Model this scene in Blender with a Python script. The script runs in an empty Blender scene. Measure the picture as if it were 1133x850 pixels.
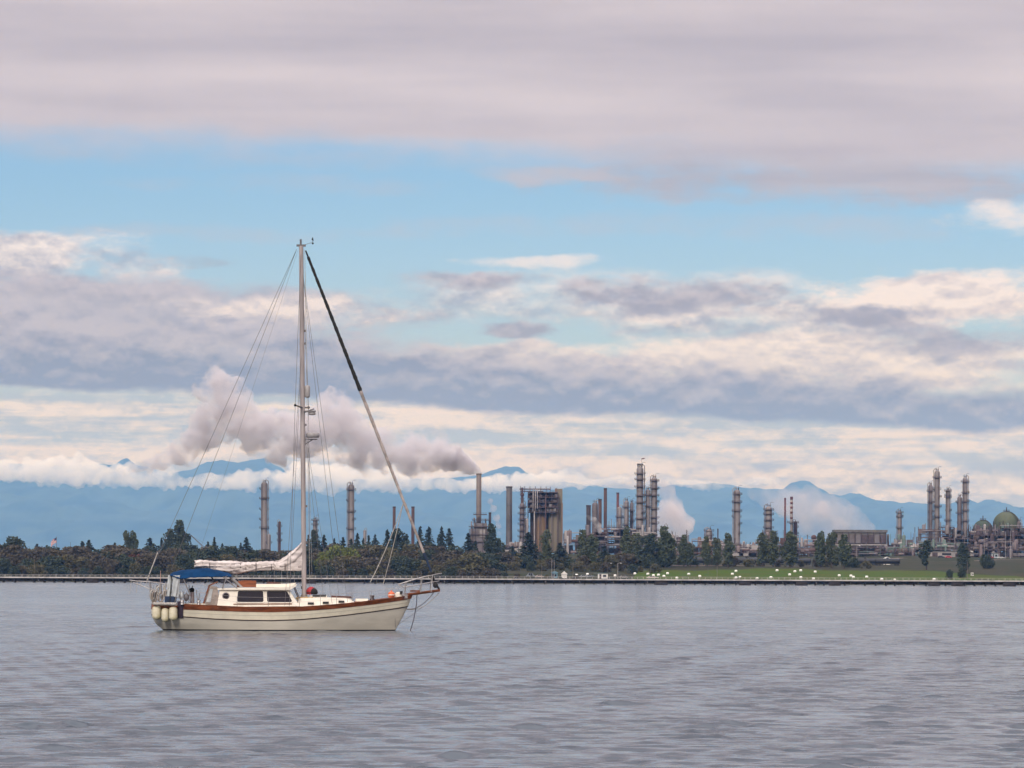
import bpy, bmesh, math, random
import numpy as np
from mathutils import Vector, Matrix, noise as mnoise

random.seed(7); np.random.seed(7)
S = bpy.context.scene
COL = S.collection
R = math.radians

# ------------------------------------------------------------------ camera
F = 4000.0                 # focal length in photograph pixels (1133 wide)
CX, HY = 566.5, 641.0      # principal column, horizon row
EYE = 2.33                 # eye height above the water
ROLL = R(0.22)
cam_d = bpy.data.cameras.new('camera')
cam = bpy.data.objects.new('camera', cam_d); COL.objects.link(cam)
cam_d.sensor_width = 36.0
cam_d.lens = 36.0 * F / 1133.0
cam_d.shift_y = (HY - 425.0) / 1133.0
cam_d.clip_start, cam_d.clip_end = 0.5, 120000.0
cam.location = (0, 0, EYE)
cam.rotation_euler = (Matrix.Rotation(R(90), 3, 'X') @ Matrix.Rotation(ROLL, 3, 'Z')).to_euler()
S.camera = cam

# ------------------------------------------------------------------ render settings
S.render.engine = 'CYCLES'
S.view_settings.view_transform = 'Standard'
S.view_settings.look = 'None'
S.view_settings.exposure = 0.07
S.view_settings.gamma = 1.0
S.view_settings.use_curve_mapping = False
S.cycles.use_denoising = True
S.cycles.use_adaptive_sampling = True; S.cycles.adaptive_threshold = 0.006; S.cycles.adaptive_min_samples = 32
S.cycles.max_bounces = 8
S.cycles.diffuse_bounces = 3
S.cycles.glossy_bounces = 3
S.cycles.volume_bounces = 6
S.cycles.transparent_max_bounces = 8
S.cycles.sample_clamp_indirect = 4.0

def P(x, y, d):
    """a place d metres out from the shore the photograph was taken on, from its bearing and rise"""
    dx, dy = x - CX, y - HY
    c, s = math.cos(ROLL), math.sin(ROLL)
    u, v = dx * c + dy * s, -dx * s + dy * c
    return Vector((u / F * d, d, EYE - v / F * d))

# ------------------------------------------------------------------ node helper
class V:
    def __init__(s, t, o): s.t, s.o = t, o
    def _m(s, op, *a, clamp=False):
        n = s.t.nodes.new('ShaderNodeMath'); n.operation = op; n.use_clamp = clamp
        for i, x in enumerate((s,) + a):
            if isinstance(x, V): s.t.links.new(x.o, n.inputs[i])
            else: n.inputs[i].default_value = x
        return V(s.t, n.outputs[0])
    def __add__(s, b): return s._m('ADD', b)
    __radd__ = __add__
    def __sub__(s, b): return s._m('SUBTRACT', b)
    def __rsub__(s, b): return (s * -1.0) + b
    def __mul__(s, b): return s._m('MULTIPLY', b)
    __rmul__ = __mul__
    def __truediv__(s, b): return s._m('DIVIDE', b)
    def pw(s, b): return s._m('POWER', b)
    def mx(s, b): return s._m('MAXIMUM', b)
    def mn(s, b): return s._m('MINIMUM', b)
    def clamp(s): return s._m('ADD', 0.0, clamp=True)
    def step(s, a, b, lo=0.0, hi=1.0):
        n = s.t.nodes.new('ShaderNodeMapRange'); n.interpolation_type = 'SMOOTHSTEP'; n.clamp = True
        s.t.links.new(s.o, n.inputs[0])
        flip = b < a
        if flip: a, b, lo, hi = b, a, hi, lo
        for i, x in enumerate((a, b, lo, hi)): n.inputs[1 + i].default_value = x
        return V(s.t, n.outputs[0])
def nd(t, kind, **kw):
    n = t.nodes.new(kind)
    for k, v in kw.items(): setattr(n, k, v)
    return n
def xyz(t, x, y, z=0.0):
    n = nd(t, 'ShaderNodeCombineXYZ')
    for i, a in enumerate((x, y, z)):
        if isinstance(a, V): t.links.new(a.o, n.inputs[i])
        else: n.inputs[i].default_value = a
    return n.outputs[0]
def fbm(t, vec, scale=1.0, detail=6.0, rough=0.55, dist=0.0, typ=None):
    n = nd(t, 'ShaderNodeTexNoise'); n.noise_dimensions = '3D'
    if vec is not None: t.links.new(vec, n.inputs['Vector'])
    n.inputs['Scale'].default_value = scale; n.inputs['Detail'].default_value = detail
    n.inputs['Roughness'].default_value = rough; n.inputs['Distortion'].default_value = dist
    return V(t, n.outputs[0])
def mixc(t, fac, a, b):
    n = nd(t, 'ShaderNodeMix', data_type='RGBA'); n.clamp_factor = True
    for sock, x in ((n.inputs[0], fac), (n.inputs[6], a), (n.inputs[7], b)):
        if isinstance(x, V): t.links.new(x.o, sock)
        elif isinstance(x, bpy.types.NodeSocket): t.links.new(x, sock)
        elif isinstance(x, (tuple, list)): sock.default_value = (*x[:3], 1.0)
        else: sock.default_value = x
    return n.outputs[2]

# ------------------------------------------------------------------ world: Nishita sky with cloud layers by bearing and elevation
SUN_EL, SUN_AZ = R(30), R(194)     # bearing clockwise from +Y: behind the camera, over its left shoulder a little
W = bpy.data.worlds.new('World'); S.world = W; W.use_nodes = True
t = W.node_tree; t.nodes.clear()
WS = 0.10
sky = nd(t, 'ShaderNodeTexSky', sky_type='NISHITA', sun_disc=False)
sky.sun_elevation = SUN_EL; sky.sun_rotation = SUN_AZ
sky.altitude = 0; sky.air_density = 1.0; sky.dust_density = 0.3; sky.ozone_density = 3.0
geo = nd(t, 'ShaderNodeTexCoord')
sep = nd(t, 'ShaderNodeSeparateXYZ'); t.links.new(geo.outputs['Generated'], sep.inputs[0])
dx, dy, dz = (V(t, sep.outputs[i]) for i in range(3))
az = dx._m('ARCTAN2', dy)
el = dz._m('ARCSINE')
X = az * 4000.0 + 566.5
Y = 641.0 - el * 4000.0
# warp
wv = xyz(t, X / 230.0, Y / 120.0, 0.0)
wa = fbm(t, wv, 1.0, 6, 0.6)
wv2 = xyz(t, X / 200.0, Y / 95.0, 7.3)
wb = fbm(t, wv2, 1.0, 7, 0.62)
wx = X + (wa - 0.5) * 150.0
wy = Y + (wb - 0.5) * 75.0
wy2 = Y + (wb - 0.5) * 40.0
streak = fbm(t, xyz(t, X / 330.0, Y / 22.0, 3.1), 1.0, 5, 0.6)
streak2 = fbm(t, xyz(t, X / 700.0, Y / 70.0, 9.9), 1.0, 3, 0.5)
puff = fbm(t, xyz(t, X / 70.0, Y / 38.0, 5.5), 1.0, 5, 0.6)
puff_up = fbm(t, xyz(t, X / 70.0, (Y - 9.0) / 38.0, 5.5), 1.0, 5, 0.6)
relief = (puff - puff_up)          # positive on the upper faces of puffs
rag = fbm(t, xyz(t, X / 120.0, Y / 46.0, 12.7), 1.0, 7, 0.62)
VS = {}
def ell(cx, cy, rx, ry, k=2.6, soft=0.6):
    """ragged cloud body: a flat dome broken up by noise"""
    a = (wx - cx) / rx; b = (wy2 - cy) / ry
    f = (rag - 0.5) * k + 0.85 - (a * a + b * b) * 0.85
    return f.step(0.0, soft)
def lit(cy, ry, base, kr=4.0, kv=0.30):
    """how far a body is lit: pale upper faces, greyer below"""
    return (relief * kr + base + (cy - wy2) * (kv / ry)).clamp()
cur = sky.outputs[0]
def sc(c): return tuple(x / WS for x in c)
def layer(alpha, col):
    global cur
    cur = mixc(t, alpha, cur, col)
# blue tint of the clear part between the decks
mul = nd(t, 'ShaderNodeVectorMath', operation='MULTIPLY'); t.links.new(cur, mul.inputs[0]); mul.inputs[1].default_value = (0.60, 0.70, 0.86)
cur = mul.outputs[0]
WHITE = sc((0.94, 0.82, 0.77)); PINK = sc((0.55, 0.47, 0.475)); GREY = sc((0.235, 0.195, 0.19)); MID = sc((0.385, 0.33, 0.345))
# pale veil low down
layer(Y.step(190.0, 480.0) * 0.32, sc((0.66, 0.60, 0.62)))
# white layer standing on the horizon
hz = (wy2.step(415.0, 455.0) * (0.86 + (streak - 0.5) * 0.9)).clamp()
hcol = mixc(t, ((streak - 0.5) * 5.0 + 0.5 + relief * 4.0).clamp(), sc((0.44, 0.43, 0.49)), WHITE)
layer(hz, hcol)
layer(wy2.step(488.0, 525.0) * (0.55 + (streak2 - 0.5) * 1.2).clamp(), mixc(t, (relief * 4.0 + 0.55 + (streak - 0.5) * 2.0).clamp(), MID, WHITE))
# middle white clouds
layer(ell(1095, 330, 240, 36) * 0.97, mixc(t, lit(335, 36, 0.75), PINK, WHITE))
layer(ell(640, 328, 330, 36, 2.4, 1.0) * 0.75, mixc(t, lit(326, 30, 0.6), MID, WHITE))
layer(ell(890, 402, 420, 40, 1.8) * 0.94, mixc(t, lit(400, 40, 0.6), PINK, WHITE))
layer(ell(560, 400, 190, 26) * 0.88, mixc(t, lit(395, 26, 0.55), PINK, WHITE))
layer(ell(20, 292, 190, 34, 3.0, .9) * 0.88, mixc(t, lit(292, 34, 0.55), MID, WHITE))
layer(ell(110, 352, 380, 48, 1.8) * 0.95, mixc(t, lit(340, 48, 0.55), MID, PINK))
layer(ell(300, 350, 170, 26, 3.0, .9) * 0.8, mixc(t, lit(345, 24, 0.6), MID, WHITE))
layer(ell(575, 291, 100, 9, 2.6, 1.0) * 0.7, WHITE)
# grey flat-bottomed band
slope = wy2 - (X - 300.0) * 0.045
gtop = (wy2 - (X - 300.0) * 0.085 + (rag - 0.5) * 70.0).step(350.0, 382.0)
gbot = (slope + (rag - 0.5) * 14.0).step(447.0, 437.0)
gcol = mixc(t, ((slope - 366.0) / 62.0 + (puff - 0.5) * 1.2 + (streak2 - 0.5) * 1.2 - relief * 4.0).clamp(), sc((0.52, 0.45, 0.465)), GREY)
layer(gtop * gbot * 0.97, gcol)
layer(ell(860, 350, 260, 30, 2.2, 0.9) * 0.85, mixc(t, lit(348, 28, 0.6), MID, WHITE))
# dark ragged clouds
DK = sc((0.33, 0.275, 0.27))
for c in ((745, 328, 125, 20), (665, 318, 75, 17), (1062, 374, 150, 24), (945, 350, 75, 12), (500, 312, 150, 13), (560, 366, 60, 10), (226, 290, 60, 9), (60, 330, 120, 12), (820, 345, 60, 9)):
    layer(ell(*c, 3.6, 1.0) * (0.92 if c[0] > 300 else 0.5), mixc(t, lit(c[1], c[3], 0.3), DK, PINK))
# thin veils under the high deck
layer(ell(820, 252, 420, 20, 3.4, 1.5) * 0.40, PINK)
layer(ell(250, 262, 260, 12, 3.4, 1.5) * 0.35, PINK)
layer(ell(950, 196, 420, 42, 2.4, 0.9) * 0.92, mixc(t, (streak * 2.0 - 0.5).clamp(), MID, PINK))
layer(ell(600, 196, 110, 14, 3.0, 1.0) * 0.6, PINK)
layer(ell(330, 205, 260, 16, 3.2, 1.2) * 0.3, PINK)
layer(ell(1130, 248, 120, 22, 3.0, 1.0) * 0.85, WHITE)
# the high deck, running on overhead and all round
ed = (Y + (wb - 0.5) * 50.0 + (streak2 - 0.5) * 90.0 - (X - 566.0) * 0.025)
deck = (ed + (rag - 0.5) * 40.0).step(200.0, 152.0)
dcol = mixc(t, ((streak2 - 0.5) * 3.2 + 0.42 + (streak - 0.5) * 0.35 + (puff - 0.5) * 0.35).clamp(), sc((0.48, 0.41, 0.43)), sc((0.67, 0.575, 0.58)))
layer(deck * 0.97, dcol)
# low sky dimmed and warmed to offset the blue of the haze box; the overcast is brightest overhead
gl = Y.step(260.0, 540.0); gh = el.step(0.50, 1.15)
mul = nd(t, 'ShaderNodeVectorMath', operation='MULTIPLY'); t.links.new(cur, mul.inputs[0])
t.links.new(xyz(t, gl * -0.10 + gh * 3.0 + 1.0, gl * -0.15 + gh * 3.4 + 1.0, gl * -0.38 + gh * 3.4 + 1.0), mul.inputs[1])
cur = mul.outputs[0]
# away from the view every bearing keeps the same broken overcast
bg = nd(t, 'ShaderNodeBackground'); t.links.new(cur, bg.inputs[0]); bg.inputs[1].default_value = WS
wo = nd(t, 'ShaderNodeOutputWorld'); t.links.new(bg.outputs[0], wo.inputs[0])
W.cycles.sampling_method = 'MANUAL'; W.cycles.sample_map_resolution = 1024

sun_d = bpy.data.lights.new('sun', 'SUN'); sun = bpy.data.objects.new('sun', sun_d); COL.objects.link(sun)
sun_d.energy = 2.3; sun_d.angle = R(12); sun_d.color = (1.0, 0.94, 0.86)
sd = Vector((math.sin(SUN_AZ) * math.cos(SUN_EL), math.cos(SUN_AZ) * math.cos(SUN_EL), math.sin(SUN_EL)))
sun.rotation_euler = sd.to_track_quat('Z', 'Y').to_euler()
sun.location = (0, 0, 500)

# ------------------------------------------------------------------ materials
MATS = {}
def mat(name, col, rough=0.6, var=0.15, scale=3.0, metal=0.0, bump=0.0, spec=0.5, col2=None, stretch=(1, 1, 1)):
    """plain surface: colour with a soft uneven tone and, if asked, weathering of a second colour"""
    if name in MATS: return MATS[name]
    m = bpy.data.materials.new(name); m.use_nodes = True; t = m.node_tree
    b = t.nodes['Principled BSDF']
    tc = nd(t, 'ShaderNodeTexCoord')
    mp = nd(t, 'ShaderNodeMapping'); mp.inputs['Scale'].default_value = stretch
    t.links.new(tc.outputs['Object'], mp.inputs[0])
    n1 = fbm(t, mp.outputs[0], scale, 5, 0.6)
    c2 = col2 or tuple(c * (1 - var * 2) for c in col)
    c1 = col if col2 else tuple(min(1, c * (1 + var)) for c in col)
    k = n1.step(0.35, 0.68)
    t.links.new(mixc(t, k, c1, c2), b.inputs['Base Color'])
    b.inputs['Roughness'].default_value = rough; b.inputs['Metallic'].default_value = metal
    b.inputs['Specular IOR Level'].default_value = spec
    if bump:
        bm = nd(t, 'ShaderNodeBump'); bm.inputs['Strength'].default_value = bump
        n2 = fbm(t, mp.outputs[0], scale * 4, 4, 0.6)
        t.links.new(n2.o, bm.inputs['Height']); t.links.new(bm.outputs[0], b.inputs['Normal'])
    MATS[name] = m
    return m

def tag(o, label=None, cat=None, group=None, kind=None):
    if label: o['label'] = label
    if cat: o['category'] = cat
    if group: o['group'] = group
    if kind: o['kind'] = kind
    return o
def link(name, me, parent=None, loc=None, rot=None, scale=None):
    o = bpy.data.objects.new(name, me); COL.objects.link(o)
    if parent: o.parent = parent
    if loc is not None: o.location = loc
    if rot is not None: o.rotation_euler = rot
    if scale is not None: o.scale = scale
    return o
def empty(name, loc=(0, 0, 0), rz=0.0, label=None, cat=None, group=None):
    o = bpy.data.objects.new(name, None); COL.objects.link(o)
    o.location = loc; o.rotation_euler = (0, 0, rz); o.empty_display_size = 0.5
    return tag(o, label, cat, group, 'thing' if label else None)

def grid_mesh(name, xs, ys, zfun, m):
    """height sheet; xs may be a 2D array"""
    XX, YY = np.meshgrid(xs, ys) if np.ndim(xs) == 1 else (xs, ys)
    ZZ = zfun(XX, YY)
    r, c = XX.shape
    co = np.stack([XX, YY, ZZ], -1).reshape(-1, 3)
    i = np.arange(r * c).reshape(r, c)
    q = np.stack([i[:-1, :-1], i[:-1, 1:], i[1:, 1:], i[1:, :-1]], -1).reshape(-1, 4)
    me = bpy.data.meshes.new(name)
    me.vertices.add(len(co)); me.vertices.foreach_set('co', co.astype(np.float32).ravel())
    me.loops.add(q.size); me.loops.foreach_set('vertex_index', q.astype(np.int32).ravel())
    me.polygons.add(len(q)); me.polygons.foreach_set('loop_start', np.arange(0, q.size, 4, dtype=np.int32))
    me.polygons.foreach_set('loop_total', np.full(len(q), 4, dtype=np.int32))
    me.polygons.foreach_set('use_smooth', np.ones(len(q), dtype=bool))
    me.update(); me.validate(); me.materials.append(m)
    return me

# ------------------------------------------------------------------ water
wm = bpy.data.materials.new('water'); wm.use_nodes = True; t = wm.node_tree
b = t.nodes['Principled BSDF']
b.inputs['Base Color'].default_value = (0.060, 0.079, 0.104, 1)
b.inputs['IOR'].default_value = 1.333
tc = nd(t, 'ShaderNodeTexCoord')
sepw = nd(t, 'ShaderNodeSeparateXYZ'); t.links.new(tc.outputs['Object'], sepw.inputs[0])
PX, PY = V(t, sepw.outputs[0]), V(t, sepw.outputs[1])
slick = fbm(t, xyz(t, PX / 260.0, PY / 55.0, 1.0), 1.0, 3, 0.5)
band = (PY + (fbm(t, xyz(t, PX / 60.0, PY / 60.0, 6.0), 1.0, 3, 0.5) - 0.5) * 40.0); band = band.step(285.0, 360.0) * band.step(412.0, 400.0)
calm = (slick.step(0.52, 0.64) * 0.6).mx(band)          # long slicks of calmer water
gust = fbm(t, xyz(t, PX / 30.0, PY / 45.0, 4.0), 1.0, 3, 0.5).step(0.3, 0.7, 0.6, 1.25)
b.inputs['Roughness'].default_value = 0.12
def wave_h(ox, oy):
    x_, y_ = PX + ox, PY + oy
    w1 = fbm(t, xyz(t, x_ / 0.75, y_ / 0.42, 0.0), 1.0, 2, 0.5)
    w2 = fbm(t, xyz(t, x_ / 0.26, y_ / 0.15, 2.0), 1.0, 1, 0.5)
    w0 = fbm(t, xyz(t, x_ / 3.4, y_ / 1.7, 9.0), 1.0, 1, 0.5)
    return w0 * 0.18 + w1 * 0.095 + w2 * 0.026
EPS = 0.03
h0_, hx_, hy_ = wave_h(0.0, 0.0), wave_h(EPS, 0.0), wave_h(0.0, EPS)
gust2 = fbm(t, xyz(t, PX / 2.4, PY / 13.0, 14.0), 1.0, 4, 0.65).step(0.34, 0.68, 0.25, 2.1)
amp = gust * gust2 * (1.0 - calm * 0.6)
gn = nd(t, 'ShaderNodeNewGeometry')
vadd = nd(t, 'ShaderNodeVectorMath', operation='ADD'); t.links.new(gn.outputs['Normal'], vadd.inputs[0])
t.links.new(xyz(t, (h0_ - hx_) * amp / EPS, (h0_ - hy_) * amp / EPS, 0.0), vadd.inputs[1])
vn = nd(t, 'ShaderNodeVectorMath', operation='NORMALIZE'); t.links.new(vadd.outputs[0], vn.inputs[0])
t.links.new(vn.outputs[0], b.inputs['Normal'])
NC = 420
yl = [30.0]
while yl[-1] < 1990.0: yl.append(yl[-1] * (1 + float(np.interp(yl[-1], [30, 110, 200, 400, 600], [0.0017, 0.0019, 0.0022, 0.004, 0.006]))))
ys = np.array(yl); NR = len(ys)
us = np.linspace(-1, 1, NC)
WXX = us[None, :] * (ys[:, None] * 0.20 + 4.0); WYY = np.repeat(ys[:, None], NC, 1)
rng = np.random.RandomState(3)
WAVES = []
for k in range(96):
    lam = 0.25 * (3.4 ** rng.rand()) if k < 64 else 0.85 * (4.2 ** rng.rand()); th = rng.normal(math.pi * 0.5 + 0.06, 0.27)
    WAVES.append((lam, th, (0.0056 if k < 64 else 0.0020) * lam, rng.rand() * 6.28))
def water_z(XX, YY):
    Z = np.zeros_like(XX)
    cell = np.maximum(YY * np.interp(YY, [30, 110, 200, 400, 600], [0.0017, 0.0019, 0.0022, 0.004, 0.006]), (YY * 0.40 + 8) / NC)
    # waves run in short-crested packets with calmer water between
    g = 0.0
    for q, (kx, ky, ph) in enumerate(PACK):
        g = g + np.sin(XX * kx + YY * ky + ph + 0.7 * np.sin(XX * ky * 0.5 - YY * kx * 0.5 + ph))
    g = np.clip(0.55 + 0.40 * g, 0.10, 2.2)
    for lam, th, a, ph in WAVES:
        kx, ky = math.cos(th) * 6.2832 / lam, math.sin(th) * 6.2832 / lam
        fade = np.clip((lam / cell - 2.0) / 2.0, 0, 1)
        ps = (XX * kx + YY * ky + ph + 0.9 * np.sin(XX * 0.35 / lam + YY * 0.19 / lam + ph * 2))
        Z += a * fade * (0.45 * np.sin(ps) + 0.9 * (1 - 2 * np.abs(np.sin(ps * 0.5)) ** 0.9) + 0.2)
    return Z * g
PACK = [(math.cos(a) * 6.2832 / l, math.sin(a) * 6.2832 / l * 0.6, a * 7.1) for a, l in ((0.3, 0.7), (1.2, 0.95), (2.2, 1.4), (2.9, 2.6), (1.7, 0.55))]
wat = link('water', grid_mesh('water', WXX, WYY, water_z, wm)); tag(wat, 'rippled grey bay water', kind='structure')
# the rest of the bay to both sides and behind the camera, a hand below so that nothing lies in one plane
wat2 = link('water_beyond', grid_mesh('water_beyond', np.linspace(-7000, 7000, 30), np.linspace(-700, 1995, 12), lambda a, b_: np.full_like(a, -0.30), wm)); tag(wat2, 'bay water running on outside the view', kind='structure')

# ------------------------------------------------------------------ land
def smooth(a, b, x):
    k = np.clip((x - a) / (b - a), 0, 1); return k * k * (3 - 2 * k)
PROF_Y = np.array([0, 1885, 1900, 1915, 2050, 2250, 2450, 2600, 4200, 6500, 60000.0])
PROF_Z = np.array([-3, -3.0, 0.3, 1.4, 8.6, 14.0, 18.0, 20.5, 20.0, 4.0, 4.0])
def land_z(x, y):
    sh = 12 * np.sin(x * 0.006) + 6 * np.sin(x * 0.021 + 1)
    z = np.interp(y - sh * (1 - smooth(2000, 2300, y)), PROF_Y, PROF_Z)
    z = z + np.where(y > 1950, 0.5 * np.sin(x * 0.03 + y * 0.02) + 0.3 * np.sin(x * 0.07 - y * 0.05), 0)
    # the wooded bank on the left stands a little lower behind
    return z
def LZ(x, y): return float(land_z(np.float64(x), np.float64(y)))
lm = bpy.data.materials.new('land'); lm.use_nodes = True; t = lm.node_tree; b = t.nodes['Principled BSDF']
tc = nd(t, 'ShaderNodeTexCoord')
n1 = fbm(t, tc.outputs['Object'], 0.02, 8, 0.62); n2 = fbm(t, tc.outputs['Object'], 0.25, 5, 0.6)
cc = mixc(t, n1.step(0.4, 0.6), (0.030, 0.035, 0.016), (0.046, 0.041, 0.025))
cc = mixc(t, n2.step(0.45, 0.75) * 0.6, cc, (0.03, 0.032, 0.02))
t.links.new(cc, b.inputs['Base Color']); b.inputs['Roughness'].default_value = 0.9; b.inputs['Specular IOR Level'].default_value = 0.1
yy = np.concatenate([np.linspace(1880, 2100, 56), np.linspace(2110, 2700, 40), np.linspace(2800, 7000, 30), np.linspace(8000, 52000, 14)])
land = link('land', grid_mesh('land', np.concatenate([np.linspace(-14000, -700, 28), np.linspace(-660, 660, 110), np.linspace(700, 14000, 28)]), yy, land_z, lm))
tag(land, 'low shore land under the refinery', kind='structure')

# bright grass on the shore slope, a sheet just above the land
gm = bpy.data.materials.new('grass'); gm.use_nodes = True; t = gm.node_tree; b = t.nodes['Principled BSDF']
tc = nd(t, 'ShaderNodeTexCoord'); mp = nd(t, 'ShaderNodeMapping'); mp.inputs['Scale'].default_value = (0.5, 1.6, 1)
t.links.new(tc.outputs['Object'], mp.inputs[0])
n1 = fbm(t, mp.outputs[0], 0.06, 6, 0.6); n2 = fbm(t, mp.outputs[0], 0.6, 5, 0.7)
cc = mixc(t, n1.step(0.38, 0.62), (0.046, 0.086, 0.006), (0.064, 0.074, 0.012))
cc = mixc(t, n2.step(0.5, 0.8) * 0.5, cc, (0.03, 0.045, 0.012))
t.links.new(cc, b.inputs['Base Color']); b.inputs['Roughness'].default_value = 0.9; b.inputs['Specular IOR Level'].default_value = 0.1
def grass_rows():
    n, r = 90, 16
    k = np.linspace(0, 1, n)[None, :]
    lo = P(700, 640, 1930).x; hi = P(1160, 640, 1930).x
    x = lo + (hi - lo) * k + np.zeros((r, 1))
    edge = np.minimum(k, 1 - k) * 12
    amp = np.clip(edge, 0, 1)
    y0 = 1919 + 0 * amp; y1 = 1935 + 112 * np.clip(edge * 3, 0.12, 1) * (0.96 + 0.05 * np.sin(k * 19) + 0.03 * np.sin(k * 57 + 1)) * (1 - 0.35 * smooth(0.8, 1.0, k))
    v = np.linspace(0, 1, r)[:, None]
    y = y0 + (y1 - y0) * v
    return x, y
gx, gy = grass_rows()
grass = link('grass_slope', grid_mesh('grass_slope', gx, gy, lambda a, c: land_z(a, c) + 0.12, gm))
tag(grass, 'bright green grass slope above the trestle', 'grass', kind='structure')

# ------------------------------------------------------------------ mountains
RIDGE = [(-900, 560), (-500, 530), (-250, 520), (-100, 512), (0, 512), (60, 516), (126, 513), (140, 506.5), (150, 513), (190, 524), (216, 518), (230, 510.5), (245, 508.5), (262, 512), (275, 509.5), (295, 506.5), (304, 514), (320, 524), (400, 530), (470, 530), (528, 526), (547, 520), (560, 515), (574, 517), (592, 528), (640, 536), (700, 541), (750, 536), (790, 534), (830, 540), (866, 541), (876, 534), (885, 531.5), (893, 532.5), (903, 541), (914, 547), (928, 548), (941, 545), (950, 545.5), (958, 549), (966, 553), (985, 555), (1005, 556), (1030, 557), (1050, 557), (1064, 554), (1072, 552.5), (1080, 556), (1090, 553), (1097, 553), (1108, 559), (1120, 560), (1133, 561), (1200, 560), (1350, 566), (1600, 550), (2000, 570)]
MD = 50000.0
rp = [P(x, y, MD) for x, y in RIDGE]
RX = np.array([p.x for p in rp]); RZ = np.array([p.z for p in rp])
mm = mat('forested_mountain', (0.035, 0.05, 0.04), 0.95, 0.3, 0.0015, spec=0.05)
def mtn_z(x, y):
    top = np.interp(x, RX, RZ)
    v = (y - 40000.0) / (MD - 40000.0)
    v = np.where(v > 1, 2 - v, v); v = np.clip(v, 0, 1)
    z = np.zeros_like(x)
    for a, (sx, sy, ph) in enumerate(((3700, 7400, 0.3), (1640, 3300, 1.7), (740, 1570, 4.1), (370, 690, 2.2))):
        z += (0.5 ** a) * (np.abs(np.sin(x / sx * 3.1 + 1.3 * np.sin(y / sy * 3.1 + ph) + ph)) - 0.5)
    prof = np.clip(v ** 0.75, 0, 1)
    small = 10 * np.sin(x / 87.0 + 2 * np.sin(x / 173.)) + 6 * np.sin(x / 33.0 + y / 57.)
    return 4 + (top - 4) * prof + z * 370 * prof * np.clip(1 - v, 0, 1) * 1.6 + small * np.clip(v * 3, 0, 1) * 0.8 - 12 * (v < 0.02)
mx_ = np.concatenate([np.linspace(-17000, -7700, 40), np.linspace(-7600, 7600, 700), np.linspace(7700, 17000, 40)])
mtn = link('mountains', grid_mesh('mountains', mx_, np.linspace(39900, 53500, 64), mtn_z, mm)); tag(mtn, 'blue forested mountain range in the distance', kind='structure')

# ------------------------------------------------------------------ haze
hm = bpy.data.materials.new('haze'); hm.use_nodes = True; t = hm.node_tree; t.nodes.clear()
pv = nd(t, 'ShaderNodeVolumePrincipled'); pv.inputs['Color'].default_value = (0.20, 0.47, 1.0, 1)
pv.inputs['Absorption Color'].default_value = (1, 1, 1, 1)
pv.inputs['Density'].default_value = 2.8e-5; pv.inputs['Anisotropy'].default_value = 0.0
mo = nd(t, 'ShaderNodeOutputMaterial'); t.links.new(pv.outputs[0], mo.inputs['Volume'])
def box_mesh(name, x0, x1, y0, y1, z0, z1, m=None):
    me = bpy.data.meshes.new(name)
    me.from_pydata([(x, y, z) for z in (z0, z1) for y in (y0, y1) for x in (x0, x1)], [],
                   [(0, 2, 3, 1), (4, 5, 7, 6), (0, 1, 5, 4), (2, 6, 7, 3), (0, 4, 6, 2), (1, 3, 7, 5)])
    if m: me.materials.append(m)
    return me
haze = link('haze', box_mesh('haze', -17500, 17500, -1000, 54500, -5, 2030, hm)); tag(haze, 'thin blue air between the shore and the mountains', 'haze', kind='stuff')

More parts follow.
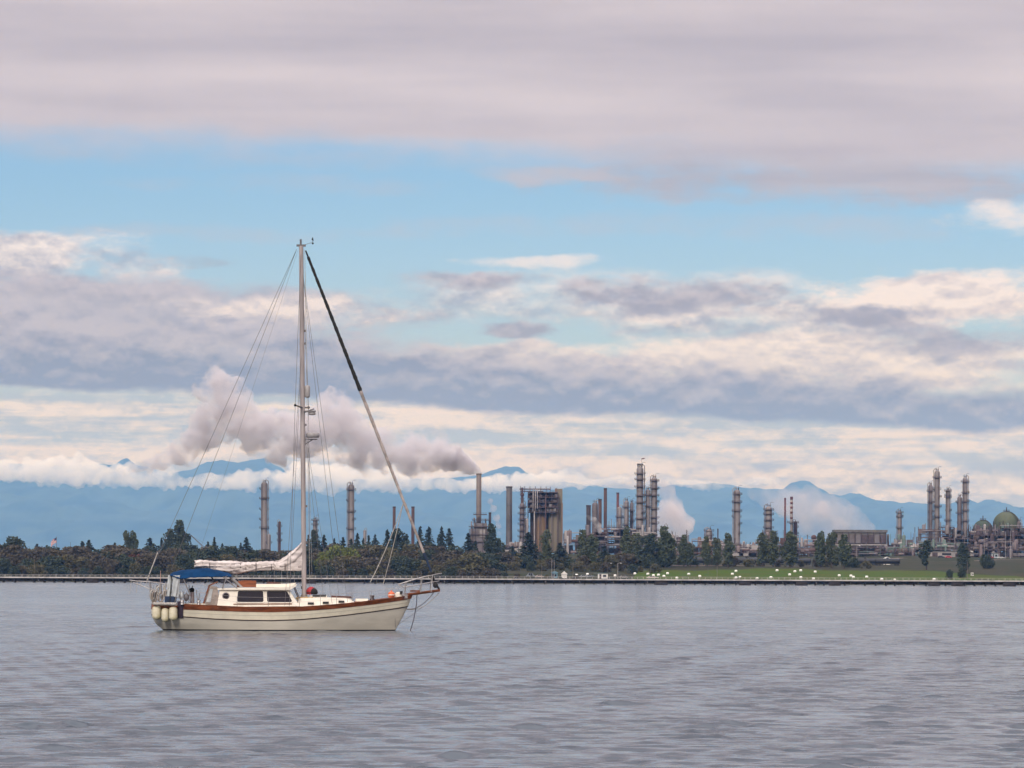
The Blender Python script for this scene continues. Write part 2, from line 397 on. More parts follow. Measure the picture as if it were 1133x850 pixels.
# ------------------------------------------------------------------ mesh builder
class MB:
    def __init__(s): s.v, s.f, s.sm = [], [], []
    def add(s, vs, fs, smooth=False):
        n = len(s.v); s.v += [tuple(v) for v in vs]
        s.f += [tuple(i + n for i in f) for f in fs]; s.sm += [smooth] * len(fs); return s
    def box(s, c, size, rot=None):
        c = Vector(c); h = Vector(size) * 0.5
        vs = [Vector((x * h.x, y * h.y, z * h.z)) for z in (-1, 1) for y in (-1, 1) for x in (-1, 1)]
        if rot is not None: vs = [rot @ v for v in vs]
        return s.add([v + c for v in vs], [(0, 2, 3, 1), (4, 5, 7, 6), (0, 1, 5, 4), (2, 6, 7, 3), (0, 4, 6, 2), (1, 3, 7, 5)])
    def bar(s, a, b, w, h=None):
        """square bar between two points"""
        a, b = Vector(a), Vector(b); d = b - a; L = d.length
        if L < 1e-6: return s
        q = d.to_track_quat('X', 'Z').to_matrix()
        return s.box((a + b) * 0.5, (L, w, h or w), q)
    def tube(s, pts, r, n=6, caps=True):
        """round tube through points; r one radius or one each"""
        pts = [Vector(p) for p in pts]; m = len(pts)
        rs = [r] * m if not hasattr(r, '__len__') else list(r)
        vs, fs = [], []
        for i, p in enumerate(pts):
            d = (pts[min(i + 1, m - 1)] - pts[max(i - 1, 0)]).normalized()
            a = d.cross(Vector((0, 1, 0)) if abs(d.y) < 0.9 else Vector((1, 0, 0))).normalized(); b = d.cross(a)
            for k in range(n):
                t_ = 6.28318 * k / n
                vs.append(p + (a * math.cos(t_) + b * math.sin(t_)) * rs[i])
        for i in range(m - 1):
            for k in range(n):
                k2 = (k + 1) % n
                fs.append((i * n + k, i * n + k2, (i + 1) * n + k2, (i + 1) * n + k))
        s.add(vs, fs, n > 4)
        if caps:
            s.add(vs[:n], [tuple(range(n))[::-1]]); s.add(vs[-n:], [tuple(range(n))])
        return s
    def lathe(s, prof, c=(0, 0, 0), n=16, axis='Z', a0=0.0, a1=6.28318):
        """prof: (radius, height) pairs"""
        c = Vector(c); vs, fs = [], []; full = abs(a1 - a0 - 6.28318) < 1e-3
        nn = n if full else n + 1
        for r, h in prof:
            for k in range(nn):
                t_ = a0 + (a1 - a0) * k / n
                v = (r * math.cos(t_), r * math.sin(t_), h)
                if axis == 'Y': v = (v[0], v[2], v[1])
                if axis == 'X': v = (v[2], v[0], v[1])
                vs.append(c + Vector(v))
        for i in range(len(prof) - 1):
            for k in range(n):
                k2 = (k + 1) % nn
                fs.append((i * nn + k, i * nn + k2, (i + 1) * nn + k2, (i + 1) * nn + k))
        return s.add(vs, fs, True)
    def cyl(s, c, r, h, n=16, r2=None):
        r2 = r if r2 is None else r2
        s.lathe([(r, 0), (r2, h)], c, n)
        c = Vector(c)
        s.add([c + Vector((r * math.cos(6.28318 * k / n), r * math.sin(6.28318 * k / n), 0)) for k in range(n)], [tuple(range(n))[::-1]])
        return s.add([c + Vector((r2 * math.cos(6.28318 * k / n), r2 * math.sin(6.28318 * k / n), h)) for k in range(n)], [tuple(range(n))])
    def ball(s, c, r, n=12, m=8, sq=(1, 1, 1)):
        prof = [(max(1e-4, math.sin(math.pi * i / m)) * r, -math.cos(math.pi * i / m) * r) for i in range(m + 1)]
        k = len(s.v); s.lathe(prof, (0, 0, 0), n)
        c = Vector(c)
        s.v[k:] = [(v[0] * sq[0] + c.x, v[1] * sq[1] + c.y, v[2] * sq[2] + c.z) for v in s.v[k:]]
        return s
    def prism(s, poly, y0, y1):
        """poly in x,z, pushed from y0 to y1"""
        n = len(poly)
        vs = [(x, y0, z) for x, z in poly] + [(x, y1, z) for x, z in poly]
        fs = [tuple(range(n)), tuple(range(n, 2 * n))[::-1]] + [(i, i + n, (i + 1) % n + n, (i + 1) % n) for i in range(n)]
        return s.add(vs, fs)
    def sheet(s, rows, smooth=True, close=False):
        r, c = len(rows), len(rows[0])
        vs = [p for row in rows for p in row]
        fs = [(i * c + j, i * c + (j + 1) % c, (i + 1) * c + (j + 1) % c, (i + 1) * c + j) for i in range(r - 1) for j in range(c if close else c - 1)]
        return s.add(vs, fs, smooth)
    def mesh(s, name, m):
        me = bpy.data.meshes.new(name); me.from_pydata(s.v, [], s.f)
        me.polygons.foreach_set('use_smooth', s.sm)
        me.materials.append(m); me.update()
        bm = bmesh.new(); bm.from_mesh(me); bmesh.ops.recalc_face_normals(bm, faces=bm.faces); bm.to_mesh(me); bm.free()
        return me
    def build(s, name, m, parent=None, loc=None, rot=None):
        return link(name, s.mesh(name, m), parent, loc, rot)

# ------------------------------------------------------------------ sailboat
M_cream = mat('cream_gelcoat', (0.74, 0.67, 0.53), 0.35, 0.06, 1.5)
M_hull = mat('weathered_hull_paint', (0.55, 0.505, 0.43), 0.45, 0.08, 0.9, stretch=(0.5, 0.5, 2))
M_white = mat('white_deck_paint', (0.76, 0.70, 0.61), 0.4, 0.05, 2)
M_varn = mat('varnished_teak', (0.19, 0.055, 0.022), 0.35, 0.25, 2.0, stretch=(0.6, 3, 3))
M_dark = mat('dark_stripe', (0.035, 0.018, 0.02), 0.5, 0.1)
M_boot = mat('black_antifouling', (0.012, 0.012, 0.016), 0.6, 0.2)
M_glass = mat('smoked_glass', (0.018, 0.016, 0.024), 0.12, 0.1, 1.0)
M_alu = mat('mast_paint', (0.34, 0.295, 0.29), 0.5, 0.15, 1.2, stretch=(4, 4, 0.4))
M_steel = mat('stainless_steel', (0.34, 0.32, 0.32), 0.35, 0.1, 4, metal=0.6)
M_wire = mat('rigging_wire', (0.13, 0.12, 0.13), 0.5, 0.1)
M_rope = mat('grey_rope', (0.40, 0.37, 0.34), 0.9, 0.2, 20)
M_sail = mat('stained_sailcloth', (0.62, 0.55, 0.53), 0.85, 0.10, 2.2, bump=0.4, stretch=(0.5, 1, 3))
M_blackc = mat('black_canvas', (0.012, 0.012, 0.014), 0.85, 0.2, 6)
M_navy = mat('navy_canvas', (0.012, 0.03, 0.075), 0.8, 0.2, 6)
M_blue = mat('blue_canvas', (0.004, 0.034, 0.10), 0.95, 0.12, 2.5, bump=0.3, spec=0.1)
M_beige = mat('beige_canvas', (0.30, 0.25, 0.22), 0.85, 0.15, 4)
M_vinyl = mat('clear_vinyl', (0.45, 0.47, 0.48), 0.25, 0.1, 3)
M_purple = mat('dark_purple_cloth', (0.045, 0.032, 0.055), 0.9, 0.2, 5)
M_fend = mat('fender_vinyl', (0.66, 0.60, 0.46), 0.55, 0.05, 3.0, col2=(0.50, 0.44, 0.26))
M_red = mat('red_canvas', (0.30, 0.018, 0.025), 0.75, 0.2, 5)
M_orange = mat('orange_float', (0.60, 0.13, 0.05), 0.55, 0.12, 5)
M_yel = mat('yellow_rope', (0.42, 0.26, 0.08), 0.85, 0.25, 15)
M_grey = mat('grey_plastic', (0.30, 0.28, 0.28), 0.5, 0.1, 4)

SB = 0.04055
def BX(px): return (px - 318.0) * SB
def BZ(py): return (697.4 - py) * SB
b0 = P(318.0, 697.4, 162.2)
boat = empty('sailboat', (b0.x, b0.y, 0.0), R(5), 'cream cutter sailboat with brown rail, blue awning and bowsprit at anchor', 'sailboat')

def curve(pts):
    xs, ys_ = zip(*pts)
    return lambda x: float(np.interp(x, xs, ys_))
SHEER = curve([(BX(a), BZ(b)) for a, b in ((166, 668.5), (185, 668.2), (205, 668.4), (235, 669.6), (265, 671.0), (300, 671.4), (330, 670.8), (360, 668.8), (385, 666.5), (410, 663.8), (440, 660), (458, 657.5))])
RAILB = curve([(BX(a), BZ(b)) for a, b in ((166, 674.4), (205, 674.6), (235, 675.6), (270, 676.7), (300, 677), (330, 676), (360, 673.9), (385, 671.4), (410, 668.6), (440, 664.4), (458, 661.3))])
STRIPE = curve([(BX(a), BZ(b)) for a, b in ((166, 680.6), (205, 682.6), (235, 684.7), (270, 686), (300, 686.2), (330, 685.2), (360, 682.5), (385, 679.8), (410, 676.6), (438, 672.8), (458, 669.5))])
def stern_x(z): return float(np.interp(z, [-0.6, -0.1, 0.0, 0.3, 0.6, 0.9, 1.2], [BX(196), BX(184), BX(181), BX(172.5), BX(168.6), BX(168), BX(168.8)]))
def stem_x(z): return float(np.interp(z, [-0.6, 0.0, 0.6, 1.2, 1.65], [BX(428), BX(437.5), BX(445.5), BX(452.5), BX(456.5)]))
BEAM = 1.80
def hb(u, k):
    """half breadth at length fraction u and height fraction k (0 waterline, 1 sheer)"""
    a = 1 - abs((0.46 - u) / 0.46) ** 3.2 if u < 0.46 else 1 - ((u - 0.46) / 0.54) ** 2.1
    end = abs(2 * u - 0.95) ** 1.5
    fl = 0.86 + 0.14 * k - (1 - k) * (0.38 * end)
    return max(0.015, BEAM * max(0, a) ** 0.72 * fl)
US = [0.0, 0.006, 0.02, 0.045, 0.08, 0.13] + [0.19 + 0.057 * i for i in range(12)] + [0.86, 0.905, 0.94, 0.965, 0.985, 0.995, 1.0]
def hull_pt(u, zf, side, out=0.0):
    x = stern_x(0.6) + u * (stem_x(0.6) - stern_x(0.6))
    for _ in range(3):
        z = zf(x); x = stern_x(z) + u * (stem_x(z) - stern_x(z))
    k = max(-0.3, z / SHEER(x))
    y = hb(u, k) + out
    return Vector((x + (out if u > 0.5 else -out) * (abs(2 * u - 1) ** 8), side * y, z))
def band(name, zlo, zhi, m, rows=4, out=0.0, parent=boat, top=False):
    mb = MB()
    g = []
    for r in range(rows + 1):
        k = r / rows
        zf = lambda x, k=k: zlo(x) + (zhi(x) - zlo(x)) * k
        g.append([hull_pt(u, zf, -1, out) for u in US] + [hull_pt(u, zf, 1, out) for u in US[::-1]])
    mb.sheet(g, close=True)
    if top:   # close the rail cap
        inner = [Vector((p.x * 0.985, p.y * 0.94, p.z)) for p in g[-1]]
        low = [Vector((p.x, p.y, p.z - 0.16)) for p in inner]
        mb.sheet([g[-1], inner, low], False, True)
    return mb.build(name, m, parent)
ST_LO = lambda x: STRIPE(x) - 0.022
ST_HI = lambda x: STRIPE(x) + 0.022
band('hull_bottom', lambda x: -0.55, lambda x: 0.045, M_boot, 3)
hl = band('hull', lambda x: 0.045, lambda x: ST_LO(x), M_hull, 8)
band('sheer_stripe', ST_LO, ST_HI, M_dark, 1, 0.014)
ub = band('topside', ST_HI, RAILB, M_cream, 4, 0.004)
band('groove', lambda x: ST_HI(x) * 0.45 + RAILB(x) * 0.55 - 0.009, lambda x: ST_HI(x) * 0.45 + RAILB(x) * 0.55 + 0.009, M_hull, 1, 0.012, ub)
band('bulwark', RAILB, SHEER, M_varn, 2, 0.022, boat, True)
# deck
mb = MB(); zf = lambda x: SHEER(x) - 0.13
mb.sheet([[hull_pt(u, zf, -1, -0.05) for u in US], [Vector((hull_pt(u, zf, 1).x, 0, zf(hull_pt(u, zf, 1).x) + 0.05)) for u in US], [hull_pt(u, zf, 1, -0.05) for u in US]])
mb.build('deck', M_white, boat)

def loft(rows): return MB().sheet(rows, False, True)
# pilothouse
zc, zr = BZ(671.5), BZ(652.6)
def house(y, x0b, x0t, x1t, x1b, zb, zt): return [(x0b, zb), (x1b, zb), (x1t, zt), (x0t, zt)]
ph = MB()
hw, ht = 1.22, 1.10
lo = [Vector((BX(240), -hw, zc)), Vector((BX(331), -hw * 0.92, zc + 0.04)), Vector((BX(331), hw * 0.92, zc + 0.04)), Vector((BX(240), hw, zc))]
up = [Vector((BX(243), -ht, zr)), Vector((BX(319), -ht * 0.92, zr)), Vector((BX(319), ht * 0.92, zr)), Vector((BX(243), ht, zr))]
ph.sheet([lo, up], False, True)
house_o = ph.build('pilothouse', M_white, boat)
# roof with overhang and visor
rf = MB()
pr = [(BX(240.5), BZ(652.8)), (BX(240.5), BZ(651.2)), (BX(262), BZ(650.4)), (BX(300), BZ(650.2)), (BX(318), BZ(649.2)), (BX(327.5), BZ(646.2)), (BX(326.5), BZ(648.6)), (BX(320), BZ(652.6))]
rf.prism(pr, -1.22, 1.22)
roof_o = rf.build('roof', M_white, boat)
# white raised panel at the roof's front
MB().prism([(BX(283), BZ(650)), (BX(283), BZ(646.4)), (BX(318), BZ(646.0)), (BX(327), BZ(644.8)), (BX(322), BZ(649.6))], -0.8, 0.8).build('roof_visor', M_white, roof_o)
def on_side(px, py, off=0.012):
    """a place on the near side of the pilothouse"""
    k = (BZ(py) - zc) / (zr - zc); q = (BX(px) - BX(240)) / (BX(331) - BX(240))
    y = (hw * (1 - k) + ht * k) * (1 - 0.08 * q)
    return Vector((BX(px), -(y + off), BZ(py)))
def window(poly, side=-1):
    c = Vector((sum(p[0] for p in poly) / len(poly), sum(p[1] for p in poly) / len(poly)))
    def ring(sc_, off):
        r = []
        for p in poly:
            q = on_side(c[0] + (p[0] - c[0]) * sc_[0], c[1] + (p[1] - c[1]) * sc_[1], off)
            r.append(Vector((q.x, q.y * (-side), q.z)))
        return r
    a, b_, c_ = ring((1.05, 1.10), 0.004), ring((1.05, 1.10), 0.030), ring((0.97, 0.95), 0.030)
    fr = MB().sheet([a, b_, c_, ring((0.97, 0.95), 0.008)], False, True).build('window_frame', M_white, boat)
    g = MB(); g.add(ring((0.98, 0.97), 0.012), [tuple(range(len(poly)))]); g.build('pane', M_glass, fr)
W1 = [(262.5, 654.4), (264, 653.6), (289.5, 653.6), (291, 654.4), (291.5, 665.2), (290, 666.4), (263, 666.4), (261.6, 665.2)]
W2 = [(294.2, 654.4), (295.5, 653.6), (316, 653.6), (317.5, 654.4), (322.8, 665.2), (321.5, 666.4), (296, 666.4), (294.6, 665.2)]
for sd_ in (-1, 1): window(W1, sd_); window(W2, sd_)
pp = [(249.6 + 4.0 * math.cos(a * 0.5236), 659.4 + 3.6 * math.sin(a * 0.5236)) for a in range(12)]
fr = MB(); q = on_side(249.6, 659.4)
fr.lathe([(0.11, -0.01), (0.165, -0.01), (0.165, 0.03), (0.125, 0.03)], (q.x, q.y, q.z), 18, 'Y')
fr = fr.build('porthole', M_alu, boat)
MB().lathe([(0.001, 0.0), (0.13, 0.0)], (q.x, q.y - 0.012, q.z), 18, 'Y').build('pane', M_glass, fr)
# grab rail along the roof edge and a low coaming line
MB().tube([on_side(258, 668.4, 0.03), on_side(322, 668.0, 0.03)], 0.018, 6).build('grab_rail', M_varn, house_o)
# windscreen in the sloping front
fs_ = MB()
def front(k, y): return Vector((BX(331) * (1 - k) + BX(319) * k + 0.012, y, (zc + 0.04) * (1 - k) + zr * k))
for y0, y1 in ((-0.98, -0.36), (-0.30, 0.30), (0.36, 0.98)):
    fs_.add([front(0.35, y0), front(0.35, y1), front(0.95, y1 * 0.97), front(0.95, y0 * 0.97)], [(0, 1, 2, 3)])
fs_.build('windscreen', M_glass, boat)
for y in (-1.05, 1.05): MB().tube([(BX(325), y, BZ(649)), (BX(330.5), y * 1.05, BZ(662))], 0.022, 5).build('visor_strut', M_dark, boat)
# hatches on the roof
MB().prism([(BX(262), BZ(649.8)), (BX(263), BZ(643.2)), (BX(270), BZ(642.0)), (BX(283), BZ(642.6)), (BX(284), BZ(649.8))], -0.55, 0.55).build('companion_hatch', M_varn, boat)
MB().prism([(BX(294), BZ(646.0)), (BX(296), BZ(643.8)), (BX(309), BZ(644.4)), (BX(311), BZ(646.4))], -0.4, 0.4).build('roof_hatch', mat('dark_teak', (0.085, 0.03, 0.025), 0.5, 0.2), boat)
# forward trunk
tr = MB(); z0 = BZ(671)
A_ = [(BX(329), -0.98, z0), (BX(362), -0.86, BZ(669)), (BX(392), -0.42, BZ(666.5)), (BX(392), 0.42, BZ(666.5)), (BX(362), 0.86, BZ(669)), (BX(329), 0.98, z0)]
B_ = [(BX(330), -0.88, BZ(661.6)), (BX(362), -0.76, BZ(660.8)), (BX(386), -0.36, BZ(661.4)), (BX(386), 0.36, BZ(661.4)), (BX(362), 0.76, BZ(660.8)), (BX(330), 0.88, BZ(661.6))]
tr.sheet([A_, B_], False, True); tr.add(B_, [tuple(range(6))])
trunk = tr.build('cabin_trunk', M_white, boat)
for px, py in ((343, 667.4), (359.5, 666.6), (377, 665.4)):
    k = (px - 329) / 33.0; y = 0.955 - 0.10 * k if px < 362 else 0.845 - 0.44 * (px - 362) / 30
    g = MB().box((BX(px), -(y + 0.02), BZ(py)), (0.27, 0.05, 0.10)); g.build('portlight', M_boot, trunk)
MB().box((BX(352), 0, BZ(660.0)), (0.75, 1.0, 0.09)).build('deck_hatch', M_white, trunk)
MB().prism([(BX(366), BZ(661.2)), (BX(366.5), BZ(658.8)), (BX(388), BZ(659.6)), (BX(389.5), BZ(661.6))], -0.42, 0.42).build('skylight', mat('dark_teak', (0, 0, 0)), trunk)
MB().tube([(BX(345), -0.7, BZ(659.2)), (BX(360), -0.68, BZ(658.8))], 0.05, 6).build('spare_pole', M_blackc, boat)
# foredeck hatch and winch
MB().box((BX(400), 0, BZ(663.6)), (0.55, 0.6, 0.12)).build('foredeck_hatch', M_white, boat)
MB().lathe([(0.001, 0.17), (0.10, 0.17), (0.09, 0.10), (0.06, 0.06), (0.11, 0), (0.12, -0.05)], (BX(411.5), -0.3, BZ(662.4)), 12).build('winch', M_dark, boat)

# mast, raked a little aft
m0, m1 = Vector((BX(336.4), 0, BZ(663))), Vector((BX(331.6), 0, BZ(272)))
def mast_at(py): k = (663 - py) / (663 - 272); return m0.lerp(m1, k)
mst = MB().tube([m0.lerp(m1, k / 10) for k in range(11)], [0.108] * 8 + [0.105, 0.102, 0.098], 12).build('mast', M_alu, boat)
MB().cyl(m0 + Vector((0, 0, -0.15)), 0.17, 0.35, 12, 0.14).build('mast_boot', M_beige, boat)
top = mast_at(272)
MB().box(top + Vector((0.0, 0, 0.02)), (0.42, 0.12, 0.09)).build('masthead_crane', M_wire, mst)
MB().tube([top + Vector((-0.02, 0, 0)), top + Vector((-0.02, 0, 0.30))], 0.045, 6).build('masthead_light', M_wire, mst)
wv_ = MB().tube([top + Vector((0.1, 0, 0.04)), top + Vector((0.48, 0, 0.16))], 0.010, 5)
wv_.build('wind_sensor_arm', M_wire, mst)
wv_ = MB(); wv_.ball(top + Vector((0.52, 0, 0.12)), 0.045, 8, 6); wv_.bar(top + Vector((0.52, 0, 0.12)), top + Vector((0.52, 0, 0.30)), 0.02); wv_.prism([(top.x + 0.46, top.z + 0.28), (top.x + 0.56, top.z + 0.24), (top.x + 0.52, top.z + 0.42)], -0.01, 0.01)
wv_.build('wind_vane', M_blackc, mst)
# spreaders
sp = mast_at(451)
tips = {}
for sd_ in (-1, 1):
    tip = sp + Vector((-0.36 if sd_ < 0 else 0.30, sd_ * 1.05, 0.06)); tips[sd_] = tip
    MB().tube([sp, tip], [0.045, 0.03], 8).build('spreader', M_wire, boat)
    MB().ball(tip, 0.06, 8, 6).build('spreader_boot', M_blackc, boat)
# lights, reflector, radar, loudhailer on the mast
c = mast_at(433) + Vector((0.22, -0.02, 0))
MB().lathe([(0.001, 0.29), (0.09, 0.27), (0.125, 0.2), (0.125, -0.2), (0.09, -0.27), (0.001, -0.29)], c, 12).build('radar_reflector', M_grey, boat)
c = mast_at(455) + Vector((0.32, 0, 0))
pl_ = MB().box(c, (0.55, 0.3, 0.06)).tube([c + Vector((-0.25, 0, -0.05)), c + Vector((0.2, 0, 0.12))], 0.03, 6).build('mast_platform', M_wire, boat)
MB().lathe([(0.001, -0.1), (0.15, -0.09), (0.17, -0.02), (0.12, 0.03), (0.001, 0.05)], c + Vector((0.1, 0, -0.07)), 12).build('floodlight', M_grey, pl_)
c = mast_at(481) + Vector((0.45, 0, 0))
rb_ = MB().bar(c + Vector((-0.42, 0, -0.20)), c + Vector((0.2, 0, -0.20)), 0.10, 0.04).bar(c + Vector((-0.38, 0, -0.45)), c + Vector((0.0, 0, -0.2)), 0.05).build('radar_bracket', M_wire, boat)
MB().lathe([(0.001, -0.13), (0.27, -0.12), (0.305, -0.07), (0.305, 0.03), (0.28, 0.08), (0.2, 0.11), (0.001, 0.12)], c, 20).build('radar_dome', M_grey, boat)
for py in (380, 366, 470, 560, 600): MB().box(mast_at(py) + Vector((0.14, 0, 0)), (0.07, 0.06, 0.10)).build('mast_fitting', M_wire, mst)
for py, dx_ in ((642, 0.13), (650, -0.13), (655, 0.12)): MB().lathe([(0.001, .1), (.06, .1), (.045, .05), (.07, 0)], mast_at(py) + Vector((dx_, 0, 0)), 10, 'X').build('halyard_winch', M_blackc, mst)

# furled headsail on the forestay
h0, h1 = Vector((BX(336.5), 0, BZ(277))), Vector((BX(477.5), 0, BZ(633)))
def stay(py): return h0.lerp(h1, (py - 277) / (633 - 277))
def roll(py0, py1, r0, r1, n, lump, name, m):
    pts, rs = [], []
    for i in range(n + 1):
        k = i / n; pts.append(stay(py0 + (py1 - py0) * k)); rs.append((r0 + (r1 - r0) * k) * (1 + lump * math.sin(i * 1.9) * math.sin(i * 0.7 + 1)))
    MB().tube(pts, rs, 8).build(name, m, boat)
roll(277, 300, 0.03, 0.06, 6, 0.1, 'furler_head', M_blackc)
roll(284, 432, 0.060, 0.088, 60, 0.16, 'headsail_cover', M_blackc)
roll(431, 612, 0.074, 0.058, 60, 0.13, 'furled_headsail', mat('grimy_sailcloth', (0.33, 0.28, 0.265), 0.85, 0.2, 3.0))
roll(611, 634, 0.062, 0.040, 8, 0.1, 'headsail_foot', M_navy)
MB().lathe([(0.001, .07), (.14, .06), (.14, -.06), (.001, -.07)], stay(634), 12).build('furling_drum', M_blackc, boat)

def wire(name, pts, r=0.009, m=None, parent=None, sag=0.0, n=2, sides=4):
    pts = [Vector(p) for p in pts]
    if sag or n > 2:
        a, b_ = pts[0], pts[-1]; out = []
        for i in range(n + 1):
            k = i / n; p = a.lerp(b_, k); p.z -= sag * 4 * k * (1 - k); out.append(p)
        pts = out
    return MB().tube(pts, r, sides, False).build(name, m or M_wire, parent or boat)
# standing rigging
for sd_ in (-1, 1):
    ch = Vector((BX(334), sd_ * 1.66, BZ(670)))
    wire('shroud', [top + Vector((0, sd_ * 0.05, -0.1)), tips[sd_], ch + Vector((BX(319 if sd_ < 0 else 344) - BX(334), 0, 0))])
    wire('shroud', [mast_at(380), Vector((BX(314 if sd_ < 0 else 321), sd_ * 1.66, BZ(670)))], 0.008)
    wire('shroud', [mast_at(290), Vector((BX(383 if sd_ < 0 else 377), sd_ * 1.45, BZ(666)))], 0.008)
    wire('shroud', [mast_at(458), Vector((BX(366 if sd_ < 0 else 360), sd_ * 1.55, BZ(668)))], 0.007)
wire('backstay', [top + Vector((-0.2, 0, -0.15)), Vector((BX(200), -0.25, BZ(560))), Vector((BX(165.5), -0.75, BZ(637)))], 0.009)
wire('backstay', [top + Vector((-0.2, 0, -0.15)), Vector((BX(189), 0.75, BZ(633)))], 0.009)
wire('backstay_tail', [(BX(175), -0.6, BZ(612)), (BX(166), -0.75, BZ(636))], 0.022, M_rope)
wire('halyard', [mast_at(276) + Vector((0.15, -0.1, 0)), mast_at(640) + Vector((0.25, -0.12, 0))], 0.007, M_rope)
wire('halyard', [mast_at(276) + Vector((0.16, 0.1, 0)), mast_at(640) + Vector((0.36, 0.12, 0))], 0.006, M_rope)
clew = stay(556) + Vector((-0.05, -0.08, 0))
wire('jib_sheet', [clew, (BX(408), -1.2, BZ(644))], 0.016, M_rope, sag=0.18, n=10)
wire('jib_sheet', [clew, (BX(425), 0.9, BZ(646))], 0.016, M_rope, sag=0.10, n=10)
wire('topping_lift', [top + Vector((-0.15, 0, -0.2)), (BX(217), 0, BZ(623))], 0.004)

# boom and furled mainsail: lumpy folds hanging over the boom
MB().tube([(BX(333), 0, BZ(626.5)), (BX(217), 0, BZ(624.2))], [0.09, 0.075], 8).build('boom', M_alu, boat)
def bundle():
    rows = []
    top_c = curve([(216, 622.2), (222, 621.6), (240, 622.4), (258, 622.6), (270, 623.2), (280, 623.8), (290, 623.0), (300, 622.3), (308, 621.2), (315, 617.5), (322, 611.5), (328, 606.5), (332, 602), (334.4, 598)])
    bot_c = curve([(216, 627), (228, 628.2), (238, 631), (250, 633.2), (262, 634), (272, 632.2), (285, 630.0), (300, 629.6), (318, 630.2), (334.4, 630.5)])
    rn = random.Random(11)
    for i in range(96):
        px = 216 + (334.4 - 216) * i / 95
        zt, zb = BZ(top_c(px) - 0.7), BZ(bot_c(px) + 1.2)
        ring = []; w = 0.11 + 0.10 * math.sin(math.pi * min(1, i / 70)) + 0.05 * math.sin(i * 0.31)
        for k in range(26):
            a = 6.28318 * k / 26
            h = 0.5 - 0.5 * math.cos(a)
            fold = 0.75 + 0.40 * math.sin(k * 2.1 + 0.23 * i + 1.3 * math.sin(i * 0.13)) * (0.6 + 0.4 * math.sin(i * 0.17 + k))
            tie = 0.74 if (i % 13) == 6 else 1.0
            ring.append(Vector((BX(px) + 0.05 * math.sin(k * 1.7 + i * .3), math.sin(a) * w * (1.0 + (fold - .75) * 1.7) * tie, zb + (zt - zb) * h + 0.06 * math.sin(k * 1.9 + i * 0.37) * math.sin(i * 0.11 + 0.6 * k) * (1 if 2 < k < 24 else 0.3))))
        rows.append(ring)
    return rows
sail = MB().sheet(bundle(), True, True).build('furled_mainsail', M_sail, boat)
for i in (232, 249, 266, 283, 300, 315):
    MB().lathe([(0.20, -0.015), (0.215, 0), (0.20, 0.015)], (BX(i), 0, BZ(627.5)), 14, 'X').build('sail_tie', M_dark, sail)
for px in (296, 303, 311, 318, 325):
    wire('lazy_jack', [(BX(px), -0.1, BZ(630)), (BX(px + 0.5), -0.3, BZ(646))], 0.004, M_rope)
wire('mainsheet', [(BX(248), 0, BZ(633)), (BX(262), -0.2, BZ(648))], 0.014, M_rope)
wire('mainsheet', [(BX(256), 0, BZ(633)), (BX(270), 0.2, BZ(649))], 0.012, M_rope)

# awning over the cockpit
def awning(z_off):
    rows = []
    tc_ = curve([(188.5, 636), (191, 634.2), (199, 631.6), (210, 630.6), (222, 629.2), (229, 628.6), (236, 630.2), (246, 632.2), (254, 634.6), (256.5, 637)])
    bc_ = curve([(188.5, 637), (194, 638.5), (199, 640.6), (212, 639.2), (230, 638.2), (254, 637.6), (256.5, 637.8)])
    for i in range(35):
        px = 188.5 + 68 * i / 34
        zt, zb = BZ(tc_(px)), BZ(bc_(px)); row = []
        for k in range(13):
            a = -1 + 2 * k / 12
            z = zb + (zt - zb) * (1 - abs(a) ** 3.2) + 0.012 * math.sin(i * 1.3 + k)
            row.append(Vector((BX(px), a * 1.28, z - z_off)))
        rows.append(row)
    return rows
aw = MB(); A1, A2 = awning(0), awning(0.02); aw.sheet(A1); aw.sheet(A2)
for a_, b_ in ((A1[0], A2[0]), (A1[-1], A2[-1]), ([r[0] for r in A1], [r[0] for r in A2]), ([r[-1] for r in A1], [r[-1] for r in A2])): aw.sheet([a_, b_])
awn = aw.build('awning', M_blue, boat)
for sd_ in (-1, 1):
    for a_, b_ in (((199, 638), (194, 668)), ((203, 640), (214, 668)), ((251, 637), (246, 652)), ((246, 638), (262, 651))):
        wire('awning_pole', [(BX(a_[0]), sd_ * 1.24, BZ(a_[1])), (BX(b_[0]), sd_ * 1.26, BZ(b_[1]))], 0.017, M_steel, awn, sides=6)
# dark padded braces at the awning's front
for y in (-1.1, 1.1):
    MB().bar((BX(255), y, BZ(638)), (BX(267.5), y * 0.95, BZ(650.5)), 0.13, 0.09).build('awning_brace', M_grey, awn)
    MB().bar((BX(234), y, BZ(639)), (BX(240), y, BZ(646)), 0.06, 0.05).build('awning_brace', M_blackc, awn)
# hanging vinyl side curtains at the stern end
def curtain(px0, px1, y, m, name, par):
    rows = []
    for i in range(7):
        k = i / 6; row = []
        for j in range(7):
            q = j / 6
            row.append(Vector((BX(px0 + (px1 - px0) * q + (1 - k) * 1.5), y + 0.03 * math.sin(j * 1.7 + i), BZ(637 + 23.5 * k))))
        rows.append(row)
    o = MB().sheet(rows).sheet([[p + Vector((0, 0.012, 0)) for p in r] for r in rows]).build(name, m, par); return o
for y in (-1.2, 1.2):
    curtain(185, 189.5, y, M_vinyl, 'side_curtain', boat); curtain(190.6, 198, y * 1.02, M_vinyl, 'side_curtain', boat)
    MB().bar((BX(190.2), y * 1.03, BZ(637)), (BX(188.6), y * 1.03, BZ(667)), 0.035).build('curtain_seam', M_blackc, boat)
    for p0 in (186.0, 192.5): MB().box((BX(p0), y, BZ(663.5)), (0.24, 0.06, 0.28)).build('seat_pad', M_navy, boat)
